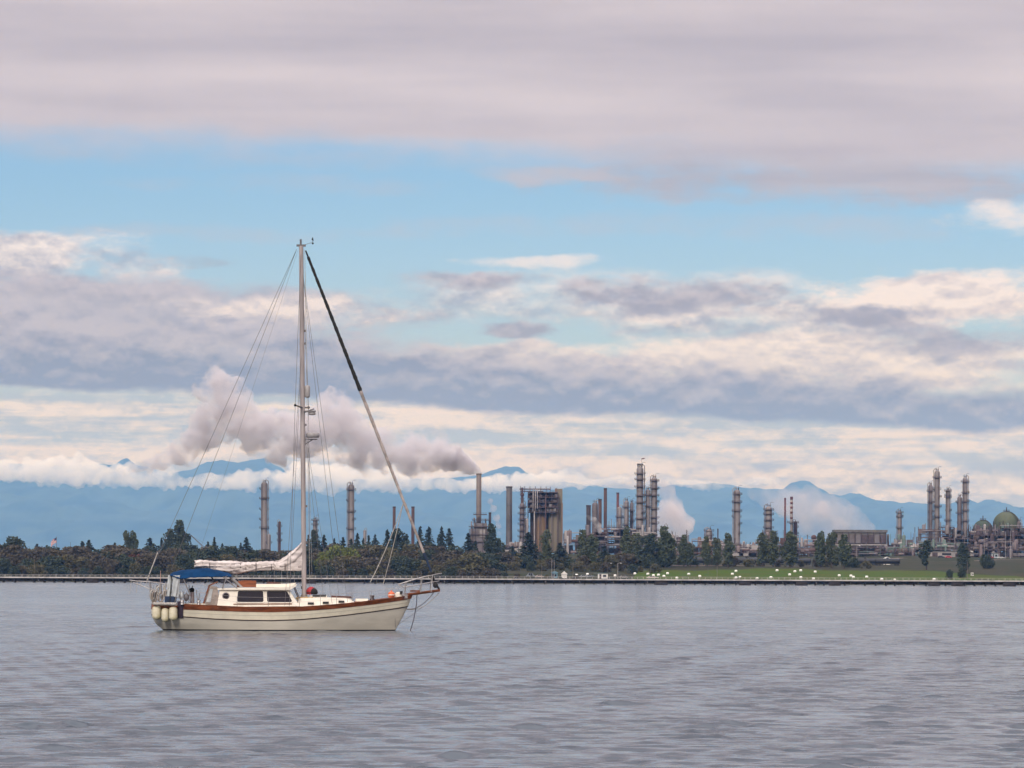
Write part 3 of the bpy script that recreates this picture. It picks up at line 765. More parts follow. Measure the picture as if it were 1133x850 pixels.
# cockpit enclosure in front of the helm
for sd_ in (-1, 1):
    e = MB(); y = sd_ * 1.12
    e.add([(BX(226), y, BZ(668)), (BX(242), y, BZ(670)), (BX(241), y * 0.98, BZ(650)), (BX(232), y * 0.98, BZ(648))], [(0, 1, 2, 3)])
    e.add([(BX(226), y * .98, BZ(668)), (BX(242), y * .98, BZ(670)), (BX(241), y * 0.96, BZ(650)), (BX(232), y * 0.96, BZ(648))], [(0, 3, 2, 1)])
    eo = e.build('spray_hood', M_beige, boat)
    MB().add([(BX(228.2), y * 1.012, BZ(666)), (BX(233), y * 1.012, BZ(666.5)), (BX(235.5), y * 1.0, BZ(652)), (BX(232.4), y * 1.0, BZ(652))], [(0, 1, 2, 3)]).build('pane', M_vinyl, eo)
    MB().tube([(BX(225.5), y * 1.01, BZ(668)), (BX(231.5), y, BZ(648)), (BX(241), y, BZ(644))], 0.03, 6).build('hood_frame', M_varn, eo)
MB().add([(BX(231), -1.1, BZ(648)), (BX(231), 1.1, BZ(648)), (BX(258), 1.05, BZ(646.5)), (BX(258), -1.05, BZ(646.5)), (BX(240), -1.1, BZ(645.0)), (BX(240), 1.1, BZ(645.0))], [(0, 1, 5, 4), (4, 5, 2, 3)]).build('hood_top', M_beige, boat)
# steering pedestal and wheel, lockers
ped = MB().cyl((BX(213), 0, BZ(669)), 0.10, 0.55, 10, 0.08).build('steering_pedestal', mat('pedestal_paint', (0.34, 0.25, 0.27), 0.5, 0.1), boat)
MB().ball((BX(212.5), 0, BZ(653.5)), 0.12, 10, 8).tube([(BX(213), 0, BZ(651)), (BX(213.2), 0, BZ(648.5))], 0.02, 5).build('compass', M_blackc, ped)
MB().add(*(lambda: ([], []))()); whl = MB()
for k in range(24):
    a, b_ = 6.28318 * k / 24, 6.28318 * (k + 1) / 24
    whl.bar((BX(209.5), 0.42 * math.cos(a), BZ(658.5) + 0.42 * math.sin(a)), (BX(209.5), 0.42 * math.cos(b_), BZ(658.5) + 0.42 * math.sin(b_)), 0.03)
for k in range(3):
    a = 3.14159 * k / 3; whl.bar((BX(209.5), 0.42 * math.cos(a), BZ(658.5) + 0.42 * math.sin(a)), (BX(209.5), -0.42 * math.cos(a), BZ(658.5) - 0.42 * math.sin(a)), 0.02)
whl.build('steering_wheel', M_steel, boat)
MB().box((BX(220), 0, BZ(671)), (1.5, 1.6, 0.25)).build('cockpit_seat', M_white, boat)
for px, sd_ in ((202, -1), (220, -1), (202, 1), (220, 1)):
    MB().lathe([(0.001, .2), (.09, .2), (.07, .1), (.1, 0)], (BX(px), sd_ * 1.35, BZ(669)), 12).build('sheet_winch', M_steel, boat)
# lifelines and stanchions along both sides
for sd_ in (-1, 1):
    prev = None
    for px in (200, 228, 262, 296, 330, 353, 371, 388, 410, 428):
        x = BX(px); u = (x - stern_x(1.1)) / (stem_x(1.1) - stern_x(1.1)); y = hb(u, 1) * 0.97; zb = SHEER(x)
        tall = 0.44 if px > 240 else 0.55
        MB().tube([(x, sd_ * y, zb - 0.02), (x, sd_ * y, zb + tall)], 0.012, 5).build('stanchion', M_steel, boat)
        cur_ = Vector((x, sd_ * y, zb + tall - 0.02))
        if prev is not None:
            wire('lifeline', [prev, cur_], 0.004, M_steel); wire('lifeline', [prev - Vector((0, 0, .22)), cur_ - Vector((0, 0, .22))], 0.004, M_steel)
        prev = cur_
    wire('lifeline', [prev, (BX(456), sd_ * 0.3, BZ(650))], 0.004, M_steel)
# stern gallows and davits
def rail(pts, r, name, m, n=6): return MB().tube(pts, r, n).build(name, m, boat)
for sd_ in (-1, 1):
    rail([(BX(166), sd_ * 0.62, BZ(644)), (BX(167), sd_ * 0.66, BZ(655)), (BX(170), sd_ * 0.7, BZ(668))], 0.026, 'pushpit_post', M_steel)
    rail([(BX(178), sd_ * 0.95, BZ(645.5)), (BX(180), sd_ * 1.0, BZ(668))], 0.022, 'pushpit_post', M_steel)
    rail([(BX(144), sd_ * 0.55, BZ(642.5)), (BX(152), sd_ * 0.56, BZ(643.6)), (BX(166), sd_ * 0.62, BZ(644.2)), (BX(186), sd_ * 1.0, BZ(647)), (BX(199), sd_ * 1.2, BZ(652))], 0.020, 'davit_arm', M_steel)
    rail([(BX(148), sd_ * 0.55, BZ(645)), (BX(166), sd_ * 0.64, BZ(652)), (BX(182), sd_ * 0.98, BZ(655)), (BX(199), sd_ * 1.2, BZ(658))], 0.018, 'pushpit_rail', M_steel)
    rail([(BX(166.5), sd_ * 0.64, BZ(659)), (BX(182), sd_ * 1.0, BZ(661)), (BX(198), sd_ * 1.2, BZ(662))], 0.014, 'pushpit_rail', M_steel)
    rail([(BX(165.5), sd_ * 0.7, BZ(637)), (BX(163.5), sd_ * 0.66, BZ(643))], 0.03, 'stay_block', M_rope)
    for px in (146, 153, 157, 163): wire('davit_line', [(BX(px), sd_ * 0.55, BZ(643.5)), (BX(px - 1.5), sd_ * 0.55, BZ(643.5 + (657 - 643) * (0.6 + 0.4 * math.sin(px))))], 0.006, M_rope)
rail([(BX(166), -0.62, BZ(644)), (BX(165), 0, BZ(643.6)), (BX(166), 0.62, BZ(644))], 0.024, 'pushpit_rail', M_steel)
rail([(BX(167), -0.66, BZ(655)), (BX(166), 0, BZ(655)), (BX(167), 0.66, BZ(655))], 0.018, 'pushpit_rail', M_steel)
rail([(BX(178.3), -0.8, BZ(632)), (BX(178), -0.8, BZ(646))], 0.012, 'flag_staff', mat('pink_paint', (0.45, 0.28, 0.24), 0.5))
rl = random.Random(5)
for k in range(9):   # coils and bundles lashed along the stern rail
    px = 168.5 + k * 2.3; y = -0.74 - 0.04 * k; cz = BZ(657 + rl.uniform(-3, 5)); r_ = rl.uniform(0.10, 0.17)
    co = MB()
    for q in range(3):
        pts = [(BX(px) + r_ * 0.55 * math.cos(a * 0.785) + 0.02 * q, y - 0.05 * q + 0.03 * math.sin(a * 1.6), cz + r_ * 1.5 * math.sin(a * 0.785)) for a in range(9)]
        co.tube(pts, 0.020, 5)
    co.build('rope_coil', (M_rope, M_beige, M_steel)[k % 3], boat)
for k in range(14):
    px = 168 + 2.2 * k; y = -0.70 - 0.035 * k
    a_ = (BX(px), y, BZ(646 + rl.uniform(0, 6))); b_ = (BX(px + rl.uniform(-3, 4)), y - .03, BZ(662 + rl.uniform(-3, 7)))
    MB().tube([a_, b_], rl.choice((0.014, 0.022, 0.035)), 5).build('stern_gear', rl.choice((M_steel, M_wire, M_rope, M_blackc, M_beige)), boat)
for k in range(6):
    px = 203 + 3.6 * k; y = -1.1 + .2 * (k % 3)
    MB().tube([(BX(px), y, BZ(652 + rl.uniform(0, 6))), (BX(px + rl.uniform(-2, 3)), y, BZ(669))], rl.choice((0.012, 0.02)), 5).build('cockpit_gear', rl.choice((M_steel, M_wire, M_grey)), boat)
MB().ball((BX(206.5), -1.0, BZ(661)), 0.16, 10, 8, (.8, .6, 1.1)).build('stowed_bag', M_wire, boat); MB().ball((BX(201), -1.1, BZ(659)), 0.13, 10, 8, (.7, .6, 1.3)).build('stowed_bag', M_vinyl, boat)
MB().prism([(BX(169), BZ(669)), (BX(168.5), BZ(664)), (BX(173), BZ(662)), (BX(175), BZ(669))], -0.80, -0.45).build('stern_locker', M_beige, boat)
MB().tube([(BX(171), -0.86, BZ(668.2)), (BX(196), -1.5, BZ(668.6))], 0.07, 8).build('rolled_fender_board', M_rope, boat)
# dark cloth hung over the quarter
rows = []
for i in range(7):
    z = BZ(665.5 + 18.5 * i / 6); row = []
    for j in range(6):
        x = BX(196.6 + 6.6 * j / 5); u = (x - stern_x(max(0.1, z))) / (stem_x(max(.1, z)) - stern_x(max(.1, z)))
        row.append(Vector((x + 0.01 * math.sin(i), -(hb(u, min(1, z / SHEER(x))) + 0.045 + 0.012 * math.sin(j * 2 + i * .6)), z)))
    rows.append(row)
MB().sheet(rows).sheet([[p + Vector((0, 0.012, 0)) for p in r] for r in rows]).build('hanging_cloth', M_purple, boat)
# bow: bowsprit, platform, pulpit, anchor gear
bs = MB(); bs.bar((BX(436), 0, BZ(659.5)), (BX(487), 0, BZ(652.6)), 0.24, 0.12); bs.build('bowsprit', M_varn, boat)
for sd_ in (-1, 1): MB().bar((BX(452), sd_ * 0.22, BZ(656.5)), (BX(484), sd_ * 0.14, BZ(652.4)), 0.13, 0.06).build('bowsprit_plank', M_varn, boat)
MB().box((BX(459), 0, BZ(653.4)), (0.42, 0.3, 0.07)).build('bow_chock', M_varn, boat)
for sd_ in (-1, 1):
    rail([(BX(441), sd_ * 0.55, BZ(646.2)), (BX(452), sd_ * 0.46, BZ(642.6)), (BX(467), sd_ * 0.36, BZ(638.2)), (BX(481), sd_ * 0.26, BZ(635)), (BX(488), sd_ * 0.10, BZ(633.8))], 0.019, 'pulpit_rail', M_steel)
    rail([(BX(441), sd_ * 0.55, BZ(646.2)), (BX(446), sd_ * 0.55, BZ(649.2)), (BX(460), sd_ * 0.42, BZ(647)), (BX(474), sd_ * 0.3, BZ(644.2)), (BX(486), sd_ * 0.12, BZ(642.2))], 0.017, 'pulpit_rail', M_steel)
    for a_, b_ in ((449, 643.5), (466.5, 638.8), (478, 636)):
        rail([(BX(a_ - 1.5), sd_ * 0.44, BZ(656 - (a_ - 449) * 0.06)), (BX(a_), sd_ * (0.5 - (a_ - 449) * 0.007), BZ(b_))], 0.017, 'pulpit_post', M_steel)
rail([(BX(488), -0.10, BZ(633.8)), (BX(488.6), 0, BZ(633.7)), (BX(488), 0.10, BZ(633.8))], 0.019, 'pulpit_rail', M_steel)
rail([(BX(478), 0, BZ(636)), (BX(482), 0, BZ(645)), (BX(486.5), 0, BZ(652))], 0.05, 'stem_fitting', M_blackc)
MB().ball((BX(482), 0, BZ(647)), 0.12, 8, 6, (1, 0.7, 1.1)).build('anchor_roller', M_boot, boat)
wl = MB(); wl.lathe([(0.001, .2), (.12, .19), (.1, .08), (.15, 0)], (BX(441), -0.1, BZ(659.5)), 12); wl.box((BX(439.5), 0, BZ(658.6)), (0.4, 0.5, 0.22)); wl.build('windlass', M_white, boat)
MB().box((BX(443.5), -0.3, BZ(655.2)), (0.12, 0.1, 0.14)).build('windlass_motor', M_boot, boat)
MB().box((BX(447.5), -0.32, BZ(659.2)), (0.24, 0.1, 0.2)).build('anchor_stock', M_steel, boat)
MB().tube([(BX(444), -.34, BZ(657)), (BX(449), -.34, BZ(661))], 0.05, 6).build('anchor_shank', M_steel, boat)
wire('bobstay', [(BX(480), 0, BZ(655)), (BX(464), 0, BZ(670)), (BX(448.5), -0.06, BZ(673.2))], 0.016, M_wire, sag=0.25, n=10)
wire('bobstay', [(BX(486), 0, BZ(655)), (BX(448.5), 0.06, BZ(673.4))], 0.014, M_rope, sag=0.28, n=10)
wire('bobstay', [(BX(468), 0, BZ(671)), (BX(438), 0, BZ(693))], 0.009, M_wire)
wire('anchor_chain', [(BX(461.5), 0, BZ(656)), (BX(461), 0, BZ(668)), (BX(458), 0, BZ(685)), (BX(453.5), 0, BZ(700))], 0.018, M_purple)
wire('whisker_stay', [(BX(436), -0.45, BZ(668)), (BX(437.5), -0.1, BZ(694))], 0.007, M_wire)
# mooring line on the water ahead of the stem is left to the ripples; rope stowed round the mast
for k in range(4):
    MB().tube([(BX(331 + k * 5) + 0.16 * math.cos(a * .7), -0.55 + 0.1 * math.sin(a * 1.1), BZ(662.0) + 0.05 * math.sin(a * .7 + k)) for a in range(10)], 0.028, 5).build('rope_heap', M_yel, boat)

# things lying on and hanging from the boat
def at_boat(v): return Matrix.Translation(boat.location) @ Matrix.Rotation(boat.rotation_euler.z, 4, 'Z') @ Vector(v)
FL = ('leftmost of three cream fenders, at the sternmost point, greenish foot', 'middle and lowest of three cream fenders hanging at the stern', 'cream fender at the stern beside the hanging dark cloth')
for (px, py0, py1, w), lab in zip(((174.2, 670.6, 685.8, 0.205), (183.6, 673.0, 688.2, 0.175), (192.4, 671.4, 686.6, 0.190)), FL):
    x = BX(px); zt, zb = BZ(py0), BZ(py1)
    u = (x - stern_x(0.7)) / (stem_x(0.7) - stern_x(0.7)); y = -(hb(max(0.004, u), 0.75) + w * 0.9)
    if px < 176: y = -0.62
    e = empty('fender', at_boat((x, y, zb)), R(5), lab, 'fender', 'fenders at the stern')
    L = zt - zb
    MB().lathe([(0.001, 0), (w * .45, 0.01), (w * .85, .06), (w, .14), (w, L - .14), (w * .85, L - .05), (w * .4, L - .01), (0.001, L)], (0, 0, 0), 16).build('body', M_fend, e)
    for z in (0.16, L * .5, L - .16): MB().lathe([(w * .99, z - .012), (w * 1.03, z), (w * .99, z + .012)], (0, 0, 0), 16).build('rib', M_fend, e)
    MB().tube([(0, 0, L - 0.02), (0.01, 0.05, L + 0.12)], 0.014, 5).build('lanyard', M_blackc, e)
e = empty('sail_bag', at_boat((BX(344), -0.2, BZ(657.6))), R(5), 'dark red domed bag on deck just ahead of the mast', 'bag')
MB().lathe([(0.2, 0), (0.225, 0.08), (0.215, 0.2), (0.15, 0.30), (0.05, 0.345), (0.001, 0.35)], (0, 0, 0), 16).build('body', M_red, e)
MB().lathe([(0.16, -.06), (.2, .02), (.17, .14), (.08, .22), (.001, .24)], (0.10, -0.08, 0.06), 14).build('flap', M_blackc, e)
MB().lathe([(0.228, 0.05), (0.236, 0.07), (0.228, 0.09)], (0, 0, 0), 16).build('strap', M_blackc, e)
e = empty('marker_float', at_boat((BX(432.5), -0.35, BZ(661.5))), R(5), 'orange float resting on the foredeck behind the anchor windlass', 'float')
MB().ball((0, 0, 0.15), 0.165, 14, 10, (1, 1, 0.95)).build('body', M_orange, e)
MB().lathe([(0.166, 0.13), (0.172, 0.15), (0.166, 0.17)], (0, 0, 0), 14).build('band', M_white, e)
MB().lathe([(0.03, 0.30), (0.05, 0.33), (0.02, 0.36), (0.001, 0.36)], (0, 0, 0), 8).build('eye', M_orange, e)

# ------------------------------------------------------------------ refinery
PXM = 2600.0 / F           # metres to a photograph pixel at the refinery
def on_land(px, py, d0=1906.0, d1=2700.0):
    """where the sight line through a place on the shore meets the ground"""
    best = None
    for d in np.arange(d0, d1, 1.0):
        p = P(px, py, d)
        if LZ(p.x, d) >= p.z: return Vector((p.x, d, LZ(p.x, d)))
    p = P(px, py, d1); return Vector((p.x, d1, LZ(p.x, d1)))
def ground(px, d):
    p = P(px, 600, d); return Vector((p.x, d, LZ(p.x, d) - 0.15))
M_col = mat('weathered_grey_cladding', (0.222, 0.196, 0.196), 0.6, 0.18, 0.12, col2=(0.148, 0.122, 0.122), stretch=(1, 1, 0.4))
M_col2 = mat('dirty_steel_cladding', (0.155, 0.133, 0.141), 0.6, 0.2, 0.15, col2=(0.096, 0.074, 0.078))
M_rust = mat('rusty_steel', (0.096, 0.046, 0.036), 0.8, 0.3, 0.2, col2=(0.056, 0.027, 0.024))
M_rdark = mat('dark_sooty_steel', (0.041, 0.028, 0.030), 0.8, 0.2, 0.2)
M_plat = mat('grating_steel', (0.074, 0.048, 0.052), 0.8, 0.2, 0.5)
M_conc = mat('stack_concrete', (0.222, 0.181, 0.163), 0.85, 0.12, 0.1, col2=(0.163, 0.130, 0.118))
M_stk = mat('grey_stack_steel', (0.100, 0.089, 0.092), 0.7, 0.15, 0.1)
M_tan = mat('tan_insulation', (0.190, 0.118, 0.068), 0.7, 0.12, 0.1, col2=(0.170, 0.104, 0.067))
M_buff = mat('buff_cladding', (0.185, 0.150, 0.105), 0.7, 0.12, 0.1, col2=(0.170, 0.141, 0.104))
M_lite = mat('pale_cladding', (0.296, 0.266, 0.263), 0.55, 0.12, 0.2)
M_pink = mat('pinkish_cladding', (0.163, 0.122, 0.122), 0.7, 0.15, 0.15)
M_teal = mat('faded_green_paint', (0.118, 0.163, 0.141), 0.7, 0.15, 0.2)
M_green = mat('pale_green_tank_paint', (0.074, 0.085, 0.041), 0.65, 0.12, 0.1, col2=(0.052, 0.067, 0.037))
M_redp = mat('faded_red_paint', (0.118, 0.033, 0.031), 0.7, 0.2, 0.2)
M_shed = mat('grey_sheet_metal', (0.126, 0.115, 0.111), 0.7, 0.15, 0.2)

def thing_at(name, px, d, label, cat, group=None):
    return empty(name, ground(px, d), 0.0, label, cat, group)
def zrel(o, py): 
    """height above the thing's base of photograph row py, at the thing's distance"""
    d = o.location.y; u = o.location.x / d * F + CX
    return P(u, py, d).z - o.location.z
SH = {}
def ring_platform(r, w, a0, a1, m):
    key = ('pf', round(r, 1), round(w, 1), round(a0, 1), round(a1, 1))
    if key in SH: return SH[key]
    mb = MB()
    n = 12
    mb.lathe([(r, -0.12), (r + w, -0.12), (r + w, 0.12), (r, 0.12)], (0, 0, 0), n, 'Z', a0, a1)
    for zz in (0.6, 1.15): mb.lathe([(r + w - .05, zz - .06), (r + w + .05, zz - .06), (r + w + .05, zz + .06), (r + w - .05, zz + .06)], (0, 0, 0), n, 'Z', a0, a1)
    for k in range(n + 1):
        a = a0 + (a1 - a0) * k / n; c, s = math.cos(a) * (r + w), math.sin(a) * (r + w)
        mb.bar((c, s, 0), (c, s, 1.15), 0.09)
    for k in (0, n // 3, 2 * n // 3, n):
        a = a0 + (a1 - a0) * k / n; c, s = math.cos(a), math.sin(a)
        mb.bar((c * r, s * r, -1.1), (c * (r + w), s * (r + w), -0.1), 0.14)
    SH[key] = mb.mesh('platform', m); return SH[key]
def column(px, ytop, w, d, label, npf=5, m=M_col, cap='vent', taper=1.0, seed=0, group='grey process columns', head=None, wide=1.15, name='process_column'):
    rn = random.Random(seed * 31 + int(px))
    o = thing_at(name, px, d, label, 'column', group)
    H = zrel(o, ytop); r = w * d / F * 0.5
    MB().lathe([(r * 1.12, 0), (r * 1.12, 2.5), (r, 3.2), (r, H * 0.55), (r * taper, H * 0.58), (r * taper, H - r * 0.7), (r * taper * 0.8, H - r * 0.25), (r * taper * 0.35, H), (0.01, H)], (0, 0, 0), 18).build('shell', m, o)
    for k in range(int(H / 4.2)):   # stiffening seams
        z = 4 + k * 4.2; rr = r if z < H * .55 else r * taper
        if z < H - r: MB().lathe([(rr, z - .13), (rr * 1.035, z - .13), (rr * 1.035, z + .13), (rr, z + .13)], (0, 0, 0), 18).build('seam', m, o)
    for k in range(npf):
        z = H * (0.28 + 0.70 * (k + 0.5) / npf) + rn.uniform(-1.2, 1.2); z = min(z, H - 1.0)
        rr = r if z < H * .56 else r * taper
        a0 = rn.choice((-2.6, -1.2, -3.4, 0.4)); full = rn.random() < 0.35
        link('platform', ring_platform(rr, wide, 0 if full else a0, 6.283 if full else a0 + 3.4, M_plat), o, (0, 0, z))
    ld = MB(); ax = -r * 0.6 if seed % 2 else r * 0.6
    yy_ = -math.sqrt(max(0.1, r * r - ax * ax)) - 0.35
    for dx_ in (-0.3, 0.3): ld.bar((ax + dx_, yy_, 1), (ax + dx_, yy_, H - 1), 0.12)
    for k in range(int(H / 1.6)): ld.bar((ax - .3, yy_, 1 + k * 1.6), (ax + .3, yy_, 1 + k * 1.6), 0.10)
    ld.build('ladder', M_plat, o)
    sgn = 1 if rn.random() < .5 else -1
    pr_ = max(0.18, r * 0.13); x0 = sgn * (r + pr_ + .25)
    MB().tube([(0, 0, H - .3), (0, -0.1, H + 1.1), (x0 * .6, -.2, H + 1.5), (x0, -.2, H + 0.6), (x0, -.2, 3)], pr_, 7).build('overhead_pipe', m if rn.random() < .5 else M_lite, o)
    if cap == 'vent':
        v = MB(); v.tube([(-r * .3, 0, H - .5), (-r * .3, 0, H + 2.2)], 0.16, 6); v.tube([(r * .4, 0, H - .5), (r * .4, 0, H + 1.5)], 0.22, 6); v.bar((-r * .7, -.2, H + 0.6), (r * .7, -.2, H + 0.6), .18); v.bar((-r * .7, -.2, H - .6), (-r * .7, -.2, H + 1.9), .12)
        v.build('relief_valves', M_rdark, o)
        dv = MB(); dv.tube([(r * .5, -.3, H - 1), (r * .5, -.3, H + 2.6), (r * .9, -.3, H + 3.1), (r * 1.5, -.3, H + 2.9)], 0.11, 5); dv.build('davit', M_plat, o)
    if head:   # wider working deck at the head
        link('platform', ring_platform(r * taper, head, 0, 6.283, M_plat), o, (0, 0, H - 1.0))
        link('platform', ring_platform(r * taper, head * .8, 0, 6.283, M_plat), o, (0, 0, H - 4.2))
    return o
def stack(px, ytop, w, d, label, m, band=None, ybot=None, flare=1.08, group='smokestacks', name='smokestack', yb=None):
    o = thing_at(name, px, d, label, 'smokestack', group)
    H = zrel(o, ytop); r = w * d / F * 0.5
    MB().lathe([(r * flare, 0), (r * 1.02, H * 0.5), (r, H), (r * .78, H), (r * .78, H - 2), (0.01, H - 2)], (0, 0, 0), 18).build('shaft', m, o)
    MB().lathe([(r, H - .9), (r * 1.10, H - .9), (r * 1.10, H - .15), (r, H - .15)], (0, 0, 0), 18).build('rim', band or M_rdark, o)
    for k in range(1, int(H / 7)):
        z = k * 7.0; MB().lathe([(r * 1.0, z - .15), (r * 1.05, z - .15), (r * 1.05, z + .15), (r * 1.0, z + .15)], (0, 0, 0), 18).build('hoop', m, o)
    ld = MB(); 
    for dx_ in (-.25, .25): ld.bar((r * .5 + dx_, -r * .98, 1), (r * .5 + dx_, -r * .98, H - .5), .09)
    for k in range(int(H / 2)): ld.bar((r * .5 - .25, -r * .98, 1 + 2 * k), (r * .5 + .25, -r * .98, 1 + 2 * k), .08)
    ld.build('ladder', M_plat, o)
    return o

def process_unit(px0, px1, ytop, d, seed, label, mats=(M_col2, M_col, M_lite, M_pink), depth=22.0, dens=1.0, levels=None, name='process_unit', cat='process unit', ybase=None):
    """open steel structure: posts, decks, vessels, exchangers and pipes"""
    rn = random.Random(seed)
    c = ground((px0 + px1) * 0.5, d); o = empty(name, c, 0, label, cat, 'open steel process units')
    W_ = (px1 - px0) * d / F; H = zrel(o, ytop); hw_ = W_ / 2
    nl = levels or max(2, int(H / 5.2)); nb = max(2, int(W_ / 6.5))
    lim = [H * (0.62 + 0.38 * rn.random()) if rn.random() < .6 else H for _ in range(nb + 1)]
    mf = M_plat if rn.random() < .6 else M_col2
    for i in range(nb + 1):
        x = -hw_ + W_ * i / nb
        for y in (0, depth):
            MB().box((x, y, lim[i] / 2), (.42, .42, lim[i])).build('post', mf, o)
    for l in range(1, nl + 1):
        z = H * l / nl * 0.98
        for i in range(nb):
            if z <= min(lim[i], lim[i + 1]) + .3:
                xa, xb = -hw_ + W_ * i / nb, -hw_ + W_ * (i + 1) / nb
                MB().bar((xa, 0, z), (xb, 0, z), 0.34, 0.42).build('beam', mf, o)
                if rn.random() < .35: MB().bar((xa, -.05, z - H / nl), (xb, -.05, z), 0.2).build('brace', mf, o)
    for l in range(1, nl + 1):
        z = H * l / nl * 0.98
        i = 0
        while i < nb:
            j = i
            while j < nb and z <= min(lim[j], lim[j + 1]) + .3 and rn.random() < .85: j += 1
            if j > i:
                xa, xb = -hw_ + W_ * i / nb, -hw_ + W_ * j / nb
                dk = MB().box(((xa + xb) / 2, depth / 2, z + .3), (xb - xa, depth, 0.16))
                for zz in (.75, 1.3): dk.bar((xa, -0.1, z + zz), (xb, -.1, z + zz), 0.10)
                for q in range(int((xb - xa) / 1.8) + 1): dk.bar((xa + q * 1.8, -.1, z + .3), (xa + q * 1.8, -.1, z + 1.3), .08)
                dk.build('deck', M_plat, o)
            i = j + 1
    for k in range(int(W_ / 3.2 * dens)):
        x = rn.uniform(-hw_, hw_); l = rn.randint(0, nl - 1); z = H * l / nl + .5; h = H / nl
        m = rn.choice(mats); t_ = rn.random(); y = rn.uniform(-1.0, depth * .5)
        if t_ < .30:      # horizontal exchanger
            L = rn.uniform(3, 7); r = rn.uniform(.5, 1.15)
            MB().lathe([(.01, -L / 2 - r * .4), (r * .8, -L / 2 - r * .2), (r, -L / 2), (r, L / 2), (r * .8, L / 2 + r * .2), (.01, L / 2 + r * .4)], (x, y, z + r + .4), 12, 'X').build('heat_exchanger', m, o)
        elif t_ < .50:    # upright drum
            r = rn.uniform(.7, 1.6); hh = min(h * rn.uniform(.7, 1.7), H - z + 2)
            MB().lathe([(r, 0), (r, hh - r * .6), (r * .7, hh - r * .15), (.01, hh)], (x, y, z), 12).build('upright_drum', m, o)
        elif t_ < .72:    # pipe
            r = rn.uniform(.16, .42); L = rn.uniform(5, min(18, W_)); z1 = z + rn.uniform(.5, h)
            xa, xb = max(-hw_, x - L / 2), min(hw_, x + L / 2)
            MB().tube([(xa, y - .5, max(.4, z1 - rn.uniform(2, 8))), (xa, y - .5, z1), (xb, y - .5, z1), (xb, y - .5, max(.4, z1 - rn.uniform(1, 7)))], r, 6).build('pipe', m, o)
        elif t_ < .86:    # cabin or panel
            MB().box((x, y, z + h * .35), (rn.uniform(2, 5.5), 2.5, h * .6)).build('cladding_panel', m, o)
        else:             # standpipe, lamp post
            MB().tube([(x, y, z), (x, y, min(H + 3.5, z + h * 2.2))], .15, 5).build('standpipe', m, o)
    for k in range(int(W_ / 9) + 1):      # closed-in bays and big vessels that fill the frame
        x = rn.uniform(-hw_ * .9, hw_ * .9); l = rn.randint(0, max(0, nl - 2)); z = H * l / nl; w_ = rn.uniform(3, 7.5); h = H / nl * rn.uniform(.8, 1.9)
        MB().box((x, depth * .55, z + h / 2 + .1), (w_, depth * .5, h)).build('closed_bay', rn.choice((M_col2, M_plat, M_rdark, M_pink, M_shed)), o)
    for k in range(int(W_ / 14) + 1):
        x = rn.uniform(-hw_, hw_); hh = H + rn.uniform(1.0, 4.5)
        MB().tube([(x, depth * .3, H * .5), (x, depth * .3, hh)], rn.uniform(.12, .35), 6).build('vent_pipe', rn.choice((M_rdark, M_col2, M_col)), o)
    return o

# --- left-hand columns and stacks beyond the trees
column(292.2, 533.5, 7.2, 2650, 'tall grey process column just left of the sailboat mast', 5, seed=1, wide=1.3)
column(297.6, 591, 4.0, 2640, 'short grey drum at the foot of the column left of the mast', 1, cap=None, seed=2)
column(309.2, 577, 3.0, 2660, 'thin rusty column between mast and tall grey column', 3, m=M_rust, seed=3, wide=1.1, cap=None)
column(348.5, 574.5, 4.6, 2670, 'grey column with a wide head just right of the mast', 1, seed=4, head=1.4)
column(388.3, 536, 7.0, 2650, 'tall grey process column between mast and furled headsail', 5, seed=5, wide=1.3)
column(403.5, 586.5, 3.2, 2660, 'small pale vent column poking over the trees beyond the mast', 0, m=M_lite, cap=None, seed=6)
stack(436.0, 560.5, 3.3, 2640, 'left of the two thin brown stacks behind the furled headsail', M_rust)
stack(456.8, 560.5, 3.5, 2640, 'right of the two thin brown stacks, crossed by the furled headsail', M_rust)
# --- boiler house with the smoking stack
stack(529.6, 523.8, 5.6, 2640, 'tall buff concrete stack giving off the long smoke plume', M_conc, M_conc)
stack(542.0, 567.0, 2.9, 2630, 'short black stack beside the smoking buff stack', M_rdark)
bo = thing_at('boiler_house', 531, 2625, 'grey boiler house around the foot of the smoking stack', 'boiler house')
def bxp(o, px0, px1, py0, py1, y0, y1): 
    d = o.location.y; x0, x1 = (px0 - CX) / F * d - o.location.x, (px1 - CX) / F * d - o.location.x
    z0, z1 = zrel(o, py1), zrel(o, py0)
    return MB().box(((x0 + x1) / 2, (y0 + y1) / 2, (z0 + z1) / 2), (x1 - x0, y1 - y0, z1 - z0))
bxp(bo, 520.0, 541.5, 585, 613, 0, 14).build('casing', M_col2, bo)
bxp(bo, 525.0, 538.5, 579, 585.5, 1, 12).build('upper_casing', M_col, bo)
bxp(bo, 530.5, 536.5, 586, 594, -0.4, 3).build('cladding_panel', M_lite, bo)
for k, (a_, b_, c_) in enumerate(((518.5, 543, 583), (519, 543.5, 592), (522, 541, 575.5), (523.5, 538.5, 569.5), (518, 541, 600))):
    bxp(bo, a_, b_, c_ - .5, c_ + .2, -1.2, 10).build('deck', M_plat, bo)
    rl_ = MB(); d_ = bo.location.y; xa, xb = (a_ - CX) / F * d_ - bo.location.x, (b_ - CX) / F * d_ - bo.location.x; z = zrel(bo, c_)
    rl_.bar((xa, -1.2, z + 1.2), (xb, -1.2, z + 1.2), .12)
    for q in range(9): rl_.bar((xa + (xb - xa) * q / 8, -1.2, z), (xa + (xb - xa) * q / 8, -1.2, z + 1.2), .10)
    rl_.build('guard_rail', M_plat, bo)
